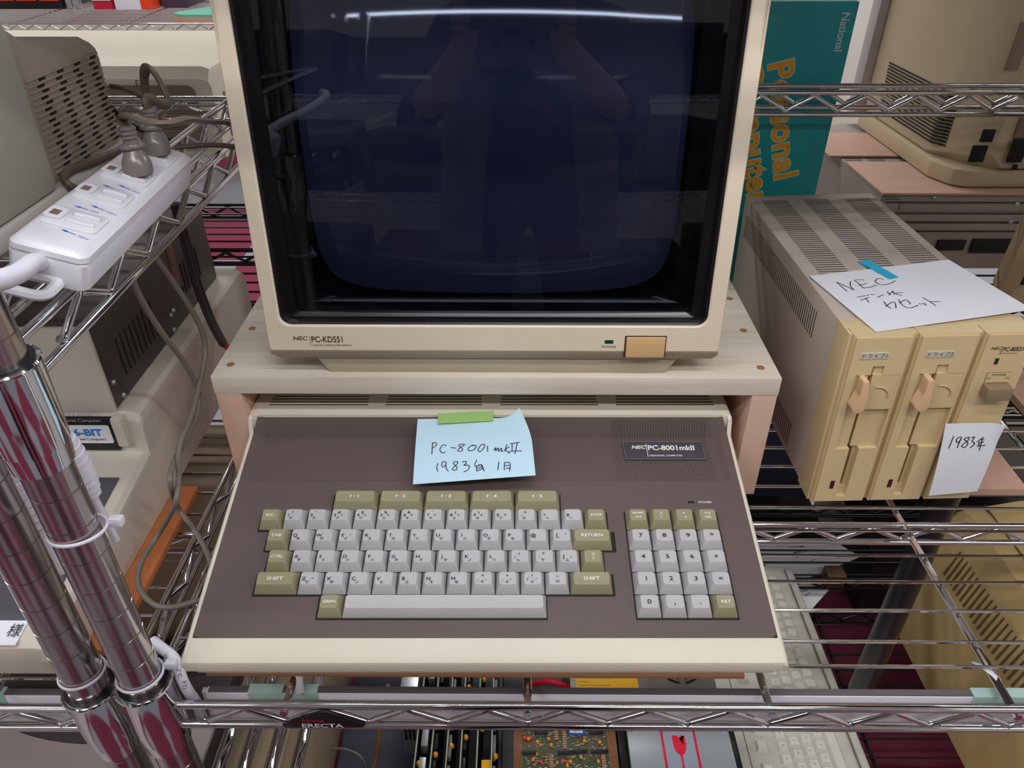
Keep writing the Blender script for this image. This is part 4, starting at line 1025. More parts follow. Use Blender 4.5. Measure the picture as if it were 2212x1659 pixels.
# ================================================================== LED bars with foam wraps
def ledbar(x0, x1, y0, y1, z0, z1, label, tags_=()):
    t = thing('led_bar', label, 'light bar')
    fin('profile', box(NB(), x0, x1, y0, y1, z0, z1, .0015), ALU, t)
    fin('top_strip', box(NB(), x0+.002, x1, y0+.0008, y1-.0004, z1-.001, z1+.0008, .0003), ALUD, t)
    fin('end_cap', box(NB(), x0-.003, x0, y0+.001, y1-.001, z0, z1, .001), WHITEP, t)
    for a_, b_ in tags_: fin('foam_wrap', box(NB(), a_, b_, y0-.0012, y1+.0006, z1-.012, z1+.0022, .0006), MINT, t)
    settle(t, ((x0+x1)/2, (y0+y1)/2, z0))
ledbar(-.236, .80, .3400, .3465, -.0530, -.0175, 'white LED light bar under the front edge of the middle shelf', ((-.2030, -.1765), (-.1710, -.1500), (.3470, .40)))
ledbar(-1.0, -.345, .3475, .3540, -.070, -.034, 'white LED light bar under the front edge of the left shelf', ((-.455, -.400),))
for (x, l) in ((-.1685, 'left of the black name plate'), (.3600, 'near the right edge')):
    bm = NB(); pts = smooth([(x, .366, -.012), (x-.001, .356, -.004), (x+.004, .346, -.004), (x+.006, .338, -.014)], 6)
    o = fin('hook_strap', tube(bm, pts, .0012, 8, flat=3), WHITEC, angle=60); tag(o, f'white strap hooking the LED bar onto the shelf, {l}', 'strap')
ledbar(-.95, -.37, .344, .356, .2450, .2660, 'LED light bar under the upper left shelf, out of sight at the edge')
# upper shelf with its own LED bar (above the monitor)
shelf('wire_shelf', 'top chrome wire shelf of the middle rack, above the monitor', -.252, .96, .3195, .893, .60, CHROME, .02, WY, [.0094+.1768*k for k in range(-1, 6)], ())
t = thing('led_bar', 'lit LED light bar under the top shelf, above the monitor', 'light bar')
fin('profile', box(NB(), -.34, .46, .322, .336, .552, .574, .001), ALU, t)
em = bpy.data.materials.new('lit_led'); em.use_nodes = True; b = em.node_tree.nodes['Principled BSDF']; b.inputs['Emission Color'].default_value = (.9, .94, 1, 1); b.inputs['Emission Strength'].default_value = 14; b.inputs['Base Color'].default_value = (.9, .9, .9, 1)
fin('diffuser', box(NB(), -.335, .455, .3235, .3345, .5505, .5525), em, t); settle(t, (.06, .33, .574))

# ================================================================== rear left: printer and small packages
pr_ = thing('printer', 'large cream printer case with brown front panel behind the plugs, under the far shelf', 'printer')
p0, p1 = at(428, 150, Y=1.0), at(250, 150, Y=1.0)
xr = p0.x+.012
bm = NB(); rg = []
for x, d in ((-1.0, 0), (xr-.012, 0), (xr-.003, .003), (xr, .010)):
    rg.append([(x, 1.0, .186), (x, 1.0, .285-d), (x, 1.012, .298-d), (x, 1.28, .298-d), (x, 1.30, .285-d), (x, 1.30, .186)])
loft(bm, rg); fin('body', bm, CREAM, pr_, angle=40)
bm = NB(); prism(bm, rrect(.50, .080, .010, 4, xr-.022-.25, .238), XZ, .9955, .9995); fp = fin('front_panel', bm, mat('brown_grey_panel', (126, 110, 94), .5), pr_)
text('F 0', .009, mat('faded_print', (80, 70, 62), .6), fp, MX(at(304, 182, Y=.9953)), sx=.9)
bm = NB()
for k in range(9): box(bm, xr-.001, xr+.0006, 1.035+.012*k, 1.040+.012*k, .205, .262)
fin('side_vents', bm, mat('vent_brown', (120, 96, 78), .7), pr_, angle=0)
settle(pr_, (-.72, 1.15, .186))
shelf('wire_shelf', 'chrome wire shelf of the rear rack under the cream printer', -1.3, -.43, .955, 1.315, .184, CHROME, .03, KW[1:-1], [-1.1, -.8, -.5], (), ends=(True, True))
def simple(name, label, cat, x0, x1, y0, y1, z0, z1, m, bev=.002, parts=()):
    t = thing(name, label, cat)
    fin('body' if parts else name, box(NB(), x0, x1, y0, y1, z0, z1, bev), m, t)
    for (pn, a, mm) in parts: fin(pn, box(NB(), *a, .0006), mm, t)
    settle(t, ((x0+x1)/2, (y0+y1)/2, z0)); return t
RED2 = mat('orange_red_plastic', (232, 70, 30), .4); CRIM = mat('crimson_cover', (196, 24, 60), .5)
def fx(x, y): return at(x, y, Z=FS).x
fy = at(60, 20, Z=FS).y
g0 = lambda a_, b_: (fx(a_, 20), fx(b_, 20))
a_, b_ = g0(-60, 138); wd_ = (b_-a_)
simple('parts_tray', 'black tray with orange red modules at the top left corner', 'tray', a_, b_, fy, fy+.25, FS, FS+.13, BLACKP, .004,
       [('module', (a_+wd_*(.03+.245*k), a_+wd_*(.03+.245*k+.21), fy-.004, fy+.004, FS+.030, FS+.12), RED2) for k in range(4)])
for k, xx in enumerate((155, 172)):
    c_ = fx(xx, 18); simple('steel_can', f'grey metal can between the black tray and the crimson book, {"left" if k == 0 else "right"} one', 'can', c_-.012, c_+.012, fy+.01, fy+.035, FS, FS+.14, SILV, .006, [('cap', (c_-.010, c_+.010, fy+.012, fy+.033, FS+.139, FS+.148), BLACKP)])
a_, b_ = g0(204, 246)
simple('book', 'crimson book lying at the top left, left of the white box', 'book', a_, b_, fy, fy+.2, FS, FS+.07, CRIM, .004, [('pages', (a_+.002, b_-.002, fy-.003, fy+.002, FS+.030, FS+.040), CREAM)])
a_, b_ = g0(254, 334)
simple('package', 'white and orange box at the top left beside the crimson book', 'box', a_, b_, fy-.01, fy+.2, FS, FS+.10, PAPERW, .002,
       [('orange_band', (a_+(b_-a_)*.70, b_+.001, fy-.012, fy+.201, FS+.001, FS+.101), RED2), ('print_mark', (a_+.02, a_+.035, fy-.0125, fy-.008, FS+.05, FS+.08), INKD), ('print_mark', (a_+.05, a_+.07, fy-.0125, fy-.008, FS+.06, FS+.09), ORANGE)])
simple('tool_case', 'dark sloping case at the top left, right of the white and orange box', 'case', fx(340, 20), fx(400, 20), fy+.05, fy+.3, FS, FS+.07, mat('plum_case', (70, 50, 72), .5), .006)
a = at(378, 47, Z=FS)
P_ = [(a.x, a.y), (a.x+.04, a.y-.03), (a.x+.60, a.y-.03), (a.x+.60, a.y+.40), (a.x+.22, a.y+.40), (a.x-.0, a.y+.04)]
t = thing('slab', 'mint green slab with a tan edge on the far shelf, left of the big monitor', 'slab')
bm = NB(); prism(bm, P_, XY, FS, FS+.020); fin('core', bm, MDF2, t)
bm = NB(); prism(bm, P_, XY, FS+.020, FS+.027); fin('green_cover', bm, mat('mint_green', (98, 178, 158), .5), t)
settle(t, (a.x+.3, a.y+.2, FS))

# ================================================================== rear right: box, chassis, boards, tall monitor
tb = thing('printed_box', 'teal cardboard box with orange and white lettering, behind the disk drive', 'box')
pr1 = at(1858, 3, Y=.955)
txr = pr1.x; tz1 = pr1.z
bm = NB(); box(bm, txr-.225, txr, .955, 1.03, .0015, tz1, .0012); fin('carton', bm, TEAL, tb)
bm = NB(); box(bm, txr-.223, txr-.002, .957, 1.028, tz1, tz1+.0006); fin('top_flap', bm, mat('pale_teal', (150, 214, 210), .5), tb)
def rot_text(s, x, y, ang, cap, m, sx, bold, name, off=.0002, parent=tb, sp=1.0):
    p = at(x, y, Y=.955-off); c, sn = math.cos(ang), math.sin(ang)
    ex_, ey_ = Vector((sn, 0, -c)), Vector((c, 0, sn))
    M_ = Matrix(((ex_.x, ey_.x, 0, p.x), (0, 0, -1, p.y), (ex_.z, ey_.z, 0, p.z), (0, 0, 0, 1)))
    return text(s, cap, m, parent, M_, name, ax='LEFT', ay='BOTTOM_BASELINE', sx=sx, bold=bold, space=sp)
rot_text('National', 1821, 26, 0, .0094, mat('silver_print', (190, 206, 206), .5), .94, .03, 'lettering')
PALE = mat('pale_outline_print', (190, 214, 190), .5)
for s_, x, y in (('Personal', 1660, 137), ('Computer', 1592, 140)):
    rot_text(s_, x, y, R(14), .0300, PALE, .98, .075, 'lettering_outline', .0002, sp=1.04)
    rot_text(s_, x, y, R(14), .0300, ORANGE, .98, .035, 'lettering', .0005, sp=1.04)
settle(tb, (txr-.11, .99, .0015))
# grey chassis
q = at(1905, 420, Z=.118); cy0 = q.y; cx0 = q.x
CHG = mat('brownish_grey_metal', (158, 146, 138), .5, .1, var=.08, vscale=10)
ch = thing('computer_chassis', 'low grey desktop computer seen from behind under the tall monitor, rear right', 'computer')
fin('case', box(NB(), cx0, cx0+.46, cy0, cy0+.40, .0015, .118, .002), CHG, ch)
bm = NB(); bm2 = NB()
for z in (.1065, .090, .076, .062): box(bm2, cx0+.01, cx0+.45, cy0-.0012, cy0, z-.0008, z+.0008)
for z in (.099, .083, .069): box(bm, cx0+.03, cx0+.40, cy0-.0022, cy0, z-.005, z+.005, .0008)
fin('slot_covers', bm, CHG, ch); fin('panel_lines', bm2, mat('panel_line', (60, 52, 50), .7), ch, angle=0)
for (x, y, w_, h_) in ((2052, 528, .042, .016), (2150, 530, .075, .022)):
    p = at(x, y, Y=cy0); fin('connector', box(NB(), p.x-w_/2, p.x+w_/2, cy0-.004, cy0, p.z-h_/2, p.z+h_/2, .001), DARK, ch)
for (x, y) in ((2019, 427), (2196, 441), (2183, 478)):
    p = at(x, y, Y=cy0); fin('screw', lathe(NB(), [(.0035, 0), (.0035, .0015), (.002, .0028)], (0, 0, 0), 14, M=Matrix.Rotation(PI/2, 4, 'X')), SILV, ch, loc=(p.x, cy0, p.z))
bm = NB()
for k in range(4):
    for (a_, b_) in ((1818, 1856), (1868, 1905)):
        u0, u1 = at(a_+k*3, 340+k*3.2, Z=.118), at(b_+k*3, 340+k*3.2, Z=.118); box(bm, u0.x, u1.x, u0.y-.001, u0.y+.001, .1175, .1184)
for k in range(16):
    u0 = at(1850+k*4.3, 361+k*4.6, Z=.118); box(bm, u0.x, u0.x+.02, u0.y-.001, u0.y+.001, .1175, .1184)
fin('top_vents', bm, mat('vent_line', (64, 54, 52), .8), ch, angle=0)
settle(ch, (cx0+.23, cy0+.2, .0015))
u0, u1 = at(1906, 418, Z=.1215), at(1826, 350, Z=.1215)
o = fin('base_board', box(NB(), u0.x, u0.x+.40, u0.y, u1.y, .1190, .1222, .0003), MDF2); tag(o, 'pink brown fibreboard sheet under the near side of the tall monitor', 'board')
u2, u3 = at(1795, 333, Z=.1255), at(1800, 282, Z=.1255)
o = fin('base_board', box(NB(), u2.x, u2.x+.42, u2.y+.003, u3.y, .1190, .1222, .0003), MDF2); tag(o, 'pink brown fibreboard sheet farther back, beside the teal box', 'board')
# tall yellowed monitor from behind
tm = thing('computer_monitor', 'tall yellowed beige monitor seen from behind at the top right', 'monitor')
q = at(2040, 405, Z=.1235); mx0, my0 = q.x, q.y
OLDB = mat('old_beige_plastic', (202, 184, 152), .5, bump=.08, bscale=800, var=.08, vscale=6)
bm = NB()
def rct(x0, x1, z0, z1, y, c=.012): return [(x0+c, y, z0), (x1-c, y, z0), (x1, y, z0+c), (x1, y, z1-c), (x1-c, y, z1), (x0+c, y, z1), (x0, y, z1-c), (x0, y, z0+c)]
loft(bm, [rct(mx0+.055, mx0+.36, .150, .60, my0+.004, .02), rct(mx0+.030, mx0+.39, .142, .62, my0+.03, .02), rct(mx0+.004, mx0+.41, .140, .64, my0+.09, .012), rct(mx0+.004, mx0+.41, .140, .66, my0+.335, .012)])
fin('rear_housing', bm, OLDB, tm, angle=30)
bm = NB(); prism(bm, [(mx0+.012, my0+.012), (mx0+.03, my0), (mx0+.40, my0), (mx0+.42, my0+.02), (mx0+.42, my0+.33), (mx0-.004, my0+.33), (mx0-.004, my0+.05)], XY, .1235, .1475, bev=.003); fin('base', bm, OLDB, tm)
bm = NB(); box(bm, mx0-.012, mx0+.43, my0+.337, my0+.372, .135, .68, .006); fin('front_bezel', bm, mat('lilac_grey_plastic', (196, 188, 190), .45), tm)
bm = NB()
for k in range(16):
    f_ = k/15
    u0 = at(1922-22*f_, 135+100*f_, X=mx0+.004); u1 = at(2046-34*f_, 228+76*f_, X=mx0+.004); h_ = .0010
    prism(bm, [(u1.y, u0.z-h_), (u0.y, u0.z-h_), (u0.y, u0.z+h_), (u1.y, u0.z+h_)], YZ, mx0+.0028, mx0+.0048)
    if u1.y < my0+.092: pass
    prism(bm, [(mx0+.0040, u1.y), (mx0+.0040, u1.y-.003), (mx0+.016, my0+.060), (mx0+.016, my0+.064)], XY, u0.z-h_, u0.z+h_)
fin('side_vents', bm, DARK, tm, angle=0)
fin('rear_panel', box(NB(), mx0+.075, mx0+.34, my0+.0005, my0+.0045, .165, .58, .002), mat('old_beige_dark', (150, 130, 106), .5), tm)
def back(nm, x, y, w_, h_, m, lat=False):
    p = at(x, y, Y=my0)
    fin(nm, box(NB(), p.x-w_/2, p.x+w_/2, my0-.002, my0+.001, p.z-h_/2, p.z+h_/2, .0015), m, tm)
back('power_socket', 2112, 332, .022, .024, DARK); back('knob', 2133, 293, .018, .018, DARK); back('signal_socket', 2198, 325, .022, .034, DARK); back('screw_hole', 2192, 360, .007, .007, DARK)
back('nameplate', 2200, 100, .020, .06, mat('old_beige_dark', (150, 130, 106), .5))
settle(tm, (mx0+.2, my0+.18, .1235))
# items at the right edge of the middle shelf
rm = thing('computer_monitor', 'tan framed dark screen cut off by the right edge, behind the large sheet', 'monitor')
pA_, pB_ = at(2152, 628, Z=.02), at(2212, 500, Z=.14)
Mr = basis(at(2160, 640, Z=.035), (.25, 1, 0), (0, 0, 1))
Mr = Matrix.Translation(at(2165, 640, Y=.80)) @ Matrix.Rotation(R(-24), 4, 'Z') @ Matrix.Rotation(R(12), 4, 'X')
bm = NB(); box(bm, -.006, .30, 0, .05, -.015, .012, .003, M=Mr); box(bm, -.006, .012, 0, .05, .0, .22, .003, M=Mr); box(bm, .28, .30, 0, .05, 0, .22, .003, M=Mr); box(bm, -.006, .30, 0, .05, .205, .225, .003, M=Mr)
fin('frame', bm, mat('tan_frame', (170, 146, 108), .5), rm); fin('screen', box(NB(), .010, .285, .012, .045, .005, .21, .002, M=Mr), mat('dark_blue_screen', (18, 20, 32), .2), rm)
tt = Mr.to_translation(); fin('stand_neck', box(NB(), tt.x+.09, tt.x+.18, tt.y-.075, tt.y-.02, .012, tt.z-.002, .004), BLACKP, rm); fin('stand_foot', box(NB(), tt.x+.04, tt.x+.23, tt.y-.11, tt.y+.03, .0016, .014, .004), BLACKP, rm)
settle(rm, Mr.to_translation())
u0, u1 = at(2221, 1057, Z=.0095), at(2150, 966, Z=.0095)
bm = NB(); prism(bm, [(.4372, u0.y), (u0.x, u0.y), (u1.x, u1.y), (.4372, u1.y)], XY, .0016, .0095); o = fin('base_board', bm, MDF2)
tag(o, 'pink brown board on the shelf just right of the disk drive', 'board')
bm = NB(); prism(bm, [tuple(at(x, y, Z=.05).xy) for x, y in ((2184, 846), (2206, 798), (2330, 800), (2340, 905), (2232, 900))], XY, .042, .050); o = fin('fibre_sheet', bm, MDF2)
t = thing('display_box', 'brown sheet on a dark box at the right edge beside the disk drive', 'box'); o.parent = t
q0 = at(2225, 850, Z=.03); fin('support', box(NB(), q0.x, q0.x+.08, q0.y-.005, q0.y+.05, .0016, .042, .002), BOXD_ if False else BLACKP, t)
settle(t, (q0.x+.04, q0.y+.02, .0016))

# ================================================================== below: open computer, circuit boards, keyboard, lower monitor
BZ = -.598
oc = thing('open_computer', 'opened computer case with upright cards and bare boards on the bottom shelf', 'computer')
fin('case_floor', box(NB(), -.150, .300, .43, .77, BZ, BZ+.004), mat('dark_case', (22, 20, 24), .5), oc)
fin('case_wall', box(NB(), -.022, -.018, .43, .77, BZ, -.475), mat('dark_case', (22, 20, 24), .5), oc)
fin('case_wall', box(NB(), .1370, .1470, .43, .77, BZ, -.452, .001), BLACKP, oc)
CARDE = mat('card_edge', (170, 180, 160), .5); CARDF = mat('card_face', (20, 34, 28), .5)
for k, X in enumerate((-.1290, -.1085, -.0885, -.0700, -.0490, -.0300)):
    c = fin('expansion_card', box(NB(), X-.0009, X+.0009, .445, .755, BZ+.006, -.448, mi=0), [CARDE], oc)
    fin('card_face', box(NB(), X+.0009, X+.0013, .446, .754, BZ+.008, -.4490), CARDF, c)
    if k in (1, 3): 
        for j in range(9): fin('chip', box(NB(), X+.0013, X+.006, .452+.033*j, .474+.033*j, -.472, -.458, .0006), CHIP, c)
    elif k in (2, 5):
        for j in range(7): fin('connector_row', box(NB(), X+.0013, X+.005, .455+.042*j, .485+.042*j, -.466, -.454, .0004), mat('tin_pins', (120, 122, 126), .4), c)
    for j in range(4):
        y = .455+.075*j+.012*k % .05
        fin('capacitor', lathe(NB(), [(.0008, -.0035), (.0032, -.002), (.0036, .001), (.002, .004)], (0, 0, 0), 12), ICAP, c, loc=(X+.005, y, -.455))
for j in range(5): fin('silver_can', box(NB(), -.1240, -.1150, .452+.05*j, .487+.05*j, -.470, -.452, .0008), SILV, oc)
fin('yellow_relay', box(NB(), -.0470+.004, -.0470+.016, .520, .534, -.470, -.452, .001), GOLDB, oc)
fin('blue_relay', box(NB(), -.0450, -.0300, .470, .500, -.474, -.458, .001), mat('sky_blue_part', (30, 120, 220), .4), oc)
tag_ = tag
settle(oc, (.07, .6, BZ))
# flat circuit board
pb = thing('circuit_board', 'green circuit board crowded with chips and amber capacitors, left of the fragile label', 'circuit board')
px0, px1, py0, py1, pz = -.0015, .1345, .455, .592, -.450
bm = NB(); box(bm, px0, px1, py0, py1, pz-.0016, pz); fin('board', bm, PCBG, pb)
fin('board_edge', box(NB(), px0+.0005, px0+.012, py0+.001, py1-.001, pz, pz+.0003), mat('copper_brown_area', (126, 84, 54), .5), pb)
fin('board_edge', box(NB(), px1-.012, px1-.0005, py0+.04, py1-.02, pz, pz+.0003), mat('copper_brown_area', (126, 84, 54), .5), pb)
fin('red_connector', box(NB(), px0+.006, px0+.085, py1-.010, py1-.001, pz, pz+.007, .0005), mat('brick_red_plastic', (176, 50, 40), .5), pb)
def chip(x, y, l=.016, w_=.0055, m=CHIP, n=8):
    c = fin('chip', box(NB(), x, x+l, y, y+w_, pz+.001, pz+.0042, .0004), m, pb)
    bm = NB()
    for k in range(n):
        xx = x+l*(k+.5)/n; box(bm, xx-.0004, xx+.0004, y-.0012, y, pz, pz+.0022); box(bm, xx-.0004, xx+.0004, y+w_, y+w_+.0012, pz, pz+.0022)
    fin('pins', bm, SILV, c, angle=0)
for (x, y, l) in ((.026, .566, .018), (.100, .566, .018), (.010, .538, .018), (.056, .538, .018), (.076, .540, .018), (.100, .540, .022), (.015, .508, .020), (.056, .510, .016), (.090, .505, .020), (.020, .478, .018), (.060, .480, .02), (.095, .476, .02)): chip(x, y, l)
chip(.0715, .5665, .022, .007, mat('blue_dip', (20, 96, 190), .4)); bm = NB(); box(bm, .0735, .0905, .5675, .5730, pz+.0040, pz+.0048); st_ = fin('chip_sticker', bm, PAPERW, pb)
text('7.HES', .0030, INKD, st_, Matrix.Translation((.082, .5702, pz+.00485)) @ Matrix.Rotation(PI, 4, 'Z'), sx=1)
random.seed(4)
for k in range(17):
    x, y = random.choice([(.012, .575), (.018, .560), (.030, .556), (.045, .560), (.048, .552), (.092, .558), (.086, .536), (.072, .530), (.112, .556), (.024, .532), (.108, .530), (.040, .520), (.085, .520), (.010, .50), (.05, .498), (.12, .50), (.030, .492)][k:k+1])
    fin('capacitor', lathe(NB(), [(.0010, 0), (.0022, .0012), (.0024, .0030), (.0012, .0048)], (0, 0, 0), 10), ICAP, pb, loc=(x, y, pz))
for x, y in ((.013, .562), (.021, .562), (.034, .530), (.062, .531), (.068, .527), (.030, .505)):
    fin('red_trimmer', lathe(NB(), [(.0022, 0), (.0024, .003), (.001, .0042)], (0, 0, 0), 12), mat('orange_red_part', (236, 76, 50), .4), pb, loc=(x, y, pz))
bm = NB()
for col in range(4):
    for k in range(12):
        x, y = (.0525, .0630, .1125, .045)[col], (.560, .548, .510, .505)[col]+.0030*k
        box(bm, x, x+.0055, y, y+.0016, pz+.0002, pz+.0020, .0004)
tag(fin('resistors', bm, mat('resistor_tan', (196, 150, 120), .5), pb), kind='stuff')
bm = NB()
for k in range(900):
    x, y = random.uniform(px0+.012, px1-.012), random.uniform(py0, py1-.012); l = random.choice((.0006, .0006, .003)); box(bm, x, x+l, y, y+.0005, pz, pz+.0005)
tag(fin('solder_marks', bm, mat('silkscreen_white', (206, 210, 200), .5), pb, angle=0), kind='stuff')
for k in range(46):
    x, y = random.uniform(px0+.014, px1-.018), random.uniform(py0+.004, py1-.016)
    if k % 3: fin('resistor', box(NB(), x, x+.0050, y, y+.0015, pz+.0003, pz+.0018, .0004), mat('resistor_tan', (196, 150, 120), .5), pb)
    else: fin('capacitor', lathe(NB(), [(.0008, 0), (.0018, .001), (.0020, .0024), (.0010, .0036)], (0, 0, 0), 10), ICAP, pb, loc=(x, y, pz))
settle(pb, (.067, .52, pz-.002))
# drive with fragile label
fd = thing('hard_drive_cover', 'flat silver drive cover bearing a red fragile glass sticker', 'drive')
fx0, fx1 = .1500, .2860
fin('cover', box(NB(), fx0, fx1, .455, .592, BZ+.02, -.450, .0015), mat('light_silver_cover', (176, 184, 190), .4, .3, var=.05, vscale=20), fd)
fin('black_edge', box(NB(), fx1, fx1+.008, .455, .592, BZ+.02, -.452, .001), BLACKP, fd)
for x, y in ((.1545, .573), (.2790, .574)): fin('screw', lathe(NB(), [(.0030, 0), (.0028, .0012), (.0010, .0018)], (0, 0, 0), 16), SILV, fd, loc=(x, y, -.450))
s0 = (.1940, .2405, .508, .576)
lbl = fin('fragile_sticker', box(NB(), s0[0]-.002, s0[1]+.002, s0[2]-.003, s0[3]+.002, -.4501, -.4497), mat('clear_sticker', (160, 168, 186), .35), fd)
bm = NB(); t_ = .0032; Z_ = (-.4497, -.4494)
for a in ((s0[0], s0[1], s0[2], s0[2]+t_), (s0[0], s0[1], s0[3]-t_, s0[3]), (s0[0], s0[0]+t_, s0[2], s0[3]), (s0[1]-t_, s0[1], s0[2], s0[3])): box(bm, *a, *Z_)
cx, cy = (s0[0]+s0[1])/2, (s0[2]+s0[3])/2
W2 = lambda u, v, w_: (cx+u*.001, cy+v*.001, w_)
gl_ = [(-8.2, 25), (-1.5, 25), (.8, 21.5), (3.5, 18), (5.5, 14.5), (6.5, 11.5), (3.8, 14.8), (1.8, 18.8), (1.2, 22), (3, 25), (8.2, 25), (8.6, 14), (7.6, 6), (4.5, .5), (1.3, -2.2), (1.0, -16), (2.6, -20.5), (9.5, -23), (9.5, -24), (-9.5, -24), (-9.5, -23), (-2.6, -20.5), (-1.0, -16), (-1.3, -2.2), (-4.5, .5), (-7.6, 6), (-8.6, 14)]
prism(bm, gl_, W2, *Z_); fin('red_print', bm, REDP, lbl, angle=0)
settle(fd, (.218, .52, BZ+.02))
# power supply with yellow label and fan
su = thing('power_supply', 'metal power supply with yellow warning label and fan grille behind the circuit board', 'power supply')
fin('case', box(NB(), .0780, .285, .606, .755, BZ+.01, -.450, .002), mat('scuffed_steel', (150, 142, 136), .4, .5, var=.2, vscale=40), su)
yl = fin('warning_label', box(NB(), .0870, .1745, .6120, .672, -.4502, -.4497), GOLDB, su)
for k, s_ in enumerate(('condiciones. No abrir la cubierta ninguna', 'circunstancia.', 'Solo personal mantenimiento qualificado.', 'No hay partes que puedan recibir mantenimiento')):
    text(s_, .0022, INKD, yl, Matrix.Translation((.0895, .6520-k*.0058, -.4496)), ax='LEFT', ay='BOTTOM_BASELINE', sx=.93)
bm = NB()
for r in (.030, .023, .016, .009):
    for q_ in range(4):
        pts = [(.238+r*math.cos(a_), .676+r*math.sin(a_)) for a_ in [q_*PI/2+.15+k*(PI/2-.3)/10 for k in range(11)]]
        tube(bm, [(x, y, -.4500) for x, y in pts], .0018, 6)
fin('fan_grille', bm, DARK, su)
for x, y in ((.2040, .632), (.2720, .632)): fin('screw', lathe(NB(), [(.0052, 0), (.0048, .002), (.002, .003)], (0, 0, 0), 18), SILV, su, loc=(x, y, -.450))
settle(su, (.18, .68, BZ+.01))
o = fin('red_ribbon', tube(NB(), smooth([at(1150, 1478, Z=-.47), at(1180, 1472, Z=-.45), at(1205, 1476, Z=-.45), at(1232, 1486, Z=-.47)], 6), .004, 8), REDP); tag(o, 'red bundle of wire just left of the yellow label', 'wire')
for (pts, lb, r, m) in (([(800, 1680, -.56), (812, 1640, -.54), (818, 1600, -.5), (822, 1560, -.46), (838, 1480, -.40)], 'tan cord rising behind the front rail near the name plate', .0030, mat('tan_cord', (150, 112, 66), .5)),
                        ([(660, 1675, -.58), (690, 1628, -.56), (730, 1617, -.55), (770, 1628, -.55), (788, 1650, -.56), (790, 1680, -.58)], 'thin grey cord looped on the dark slate board', .0022, CORDG)):
    o = fin('loose_cable', tube(NB(), smooth([at(x, y, Z=z) for x, y, z in pts], 8), r, 8), m, angle=60); tag(o, lb, 'cord')
simple('plastic_panel', 'dark slate panel lying flat on the bottom shelf below the name plate', 'panel', -.262, -.150, .40, .80, -.5975, -.590, SLATE, .002)
simple('steel_bracket', 'perforated grey metal bracket behind the front rail, left of the upright cards', 'bracket', -.165, -.140, .62, .70, -.5980, -.470, SILV, .001,
       [('hole_row', (-.160+.006*j, -.157+.006*j, .6185, .6200, -.560+.008, -.478), DARK) for j in range(3)])
# tan case on bottom shelf, left part
tcase = thing('computer_case', 'tan computer case on the bottom shelf seen through the left trusses', 'computer')
fin('case', box(NB(), -.334, -.2675, .35, .86, BZ, -.345, .004), mat('tan_case_plastic', (176, 158, 132), .5, var=.06, vscale=8), tcase)
fin('front_door', box(NB(), -.328, -.2735, .3465, .350, BZ+.02, -.36, .002), mat('tan_case_plastic', (176, 158, 132), .5), tcase)
settle(tcase, (-.27, .6, BZ))
tc2 = thing('computer_case', 'brown tan case under the left rack, seen in the gap beside the hanging cords', 'computer')
fin('case', box(NB(), -.75, -.340, .62, .86, BZ, -.16, .004), mat('brown_tan_case', (150, 130, 108), .5, var=.06, vscale=8), tc2)
fin('lid', box(NB(), -.748, -.342, .622, .858, -.1595, -.1545, .002), mat('brown_tan_case', (150, 130, 108), .5), tc2)
settle(tc2, (-.55, .7, BZ))
rt = thing('printer', 'grey printer with dark curved back under the left rack at the bottom left corner', 'printer')
bm = NB(); pts = [(-.70, .20), (-.34, .20)]+[(-.34-.36*k/18, .463+.026*((.34+.36*k/18-.47)/.12)**2) for k in range(0, 19)]
prism(bm, pts, XY, BZ, -.300, bev=.004); fin('front_cover', bm, mat('grey_lilac_plastic', (172, 160, 160), .5, var=.04, vscale=5), rt, angle=30)
bm = NB(); box(bm, -.70, -.34, .40, .60, BZ, -.303, .002); fin('rear_cover', bm, mat('dark_grey_plastic', (76, 70, 74), .5), rt)
settle(rt, (-.6, .4, BZ))
# keyboard lying along the shelf
kb = thing('keyboard', 'light grey keyboard lying sideways on the bottom shelf, right of the silver drive', 'keyboard')
kx0, kx1, kz = .3080, .5080, -.5400
bm = NB(); prism(bm, [(kx0, BZ), (kx1, BZ), (kx1, kz-.016), (kx1-.004, kz-.012), (kx0+.03, kz+.004), (kx0, kz+.002)], XZ, .46, .955, bev=.003); fin('body', bm, PCKEY, kb)
sl_ = math.atan2(-.016, .165)
GREYK = mat('pale_key_plastic', (214, 214, 204), .45); GK2 = mat('grey_key_caps', (172, 170, 164), .45)
for nm, xx in (('border_line', .3330), ('border_line', .4900)):
    fin(nm, box(NB(), xx-.0006, xx+.0006, .475, .945, kz-.013, kz-.006 if xx > .4 else kz+.0045), mat('seam_line', (120, 116, 108), .6), kb)
kshape = {}
def ks(w_):
    if w_ not in kshape:
        bm = NB(); W = w_*.019-.0008
        loft(bm, [[(x, y, z) for x, y in rrect(.0182-2*d, W-2*d, r, 2, cxx, 0)] for z, d, r, cxx in ((0, 0, .0006, 0), (.006, .0025, .0016, -.0006), (.0066, .0032, .0016, -.0006))])
        me = bpy.data.meshes.new('key'); bmesh.ops.recalc_face_normals(bm, faces=bm.faces[:]); bm.to_mesh(me); bm.free(); me.materials.append(GREYK); kshape[w_] = me
    return kshape[w_]
rows5 = ['1234567890-^¥', 'QWERTYUIOP@[', 'ASDFGHJKL;:]', 'ZXCVBNM,./_']
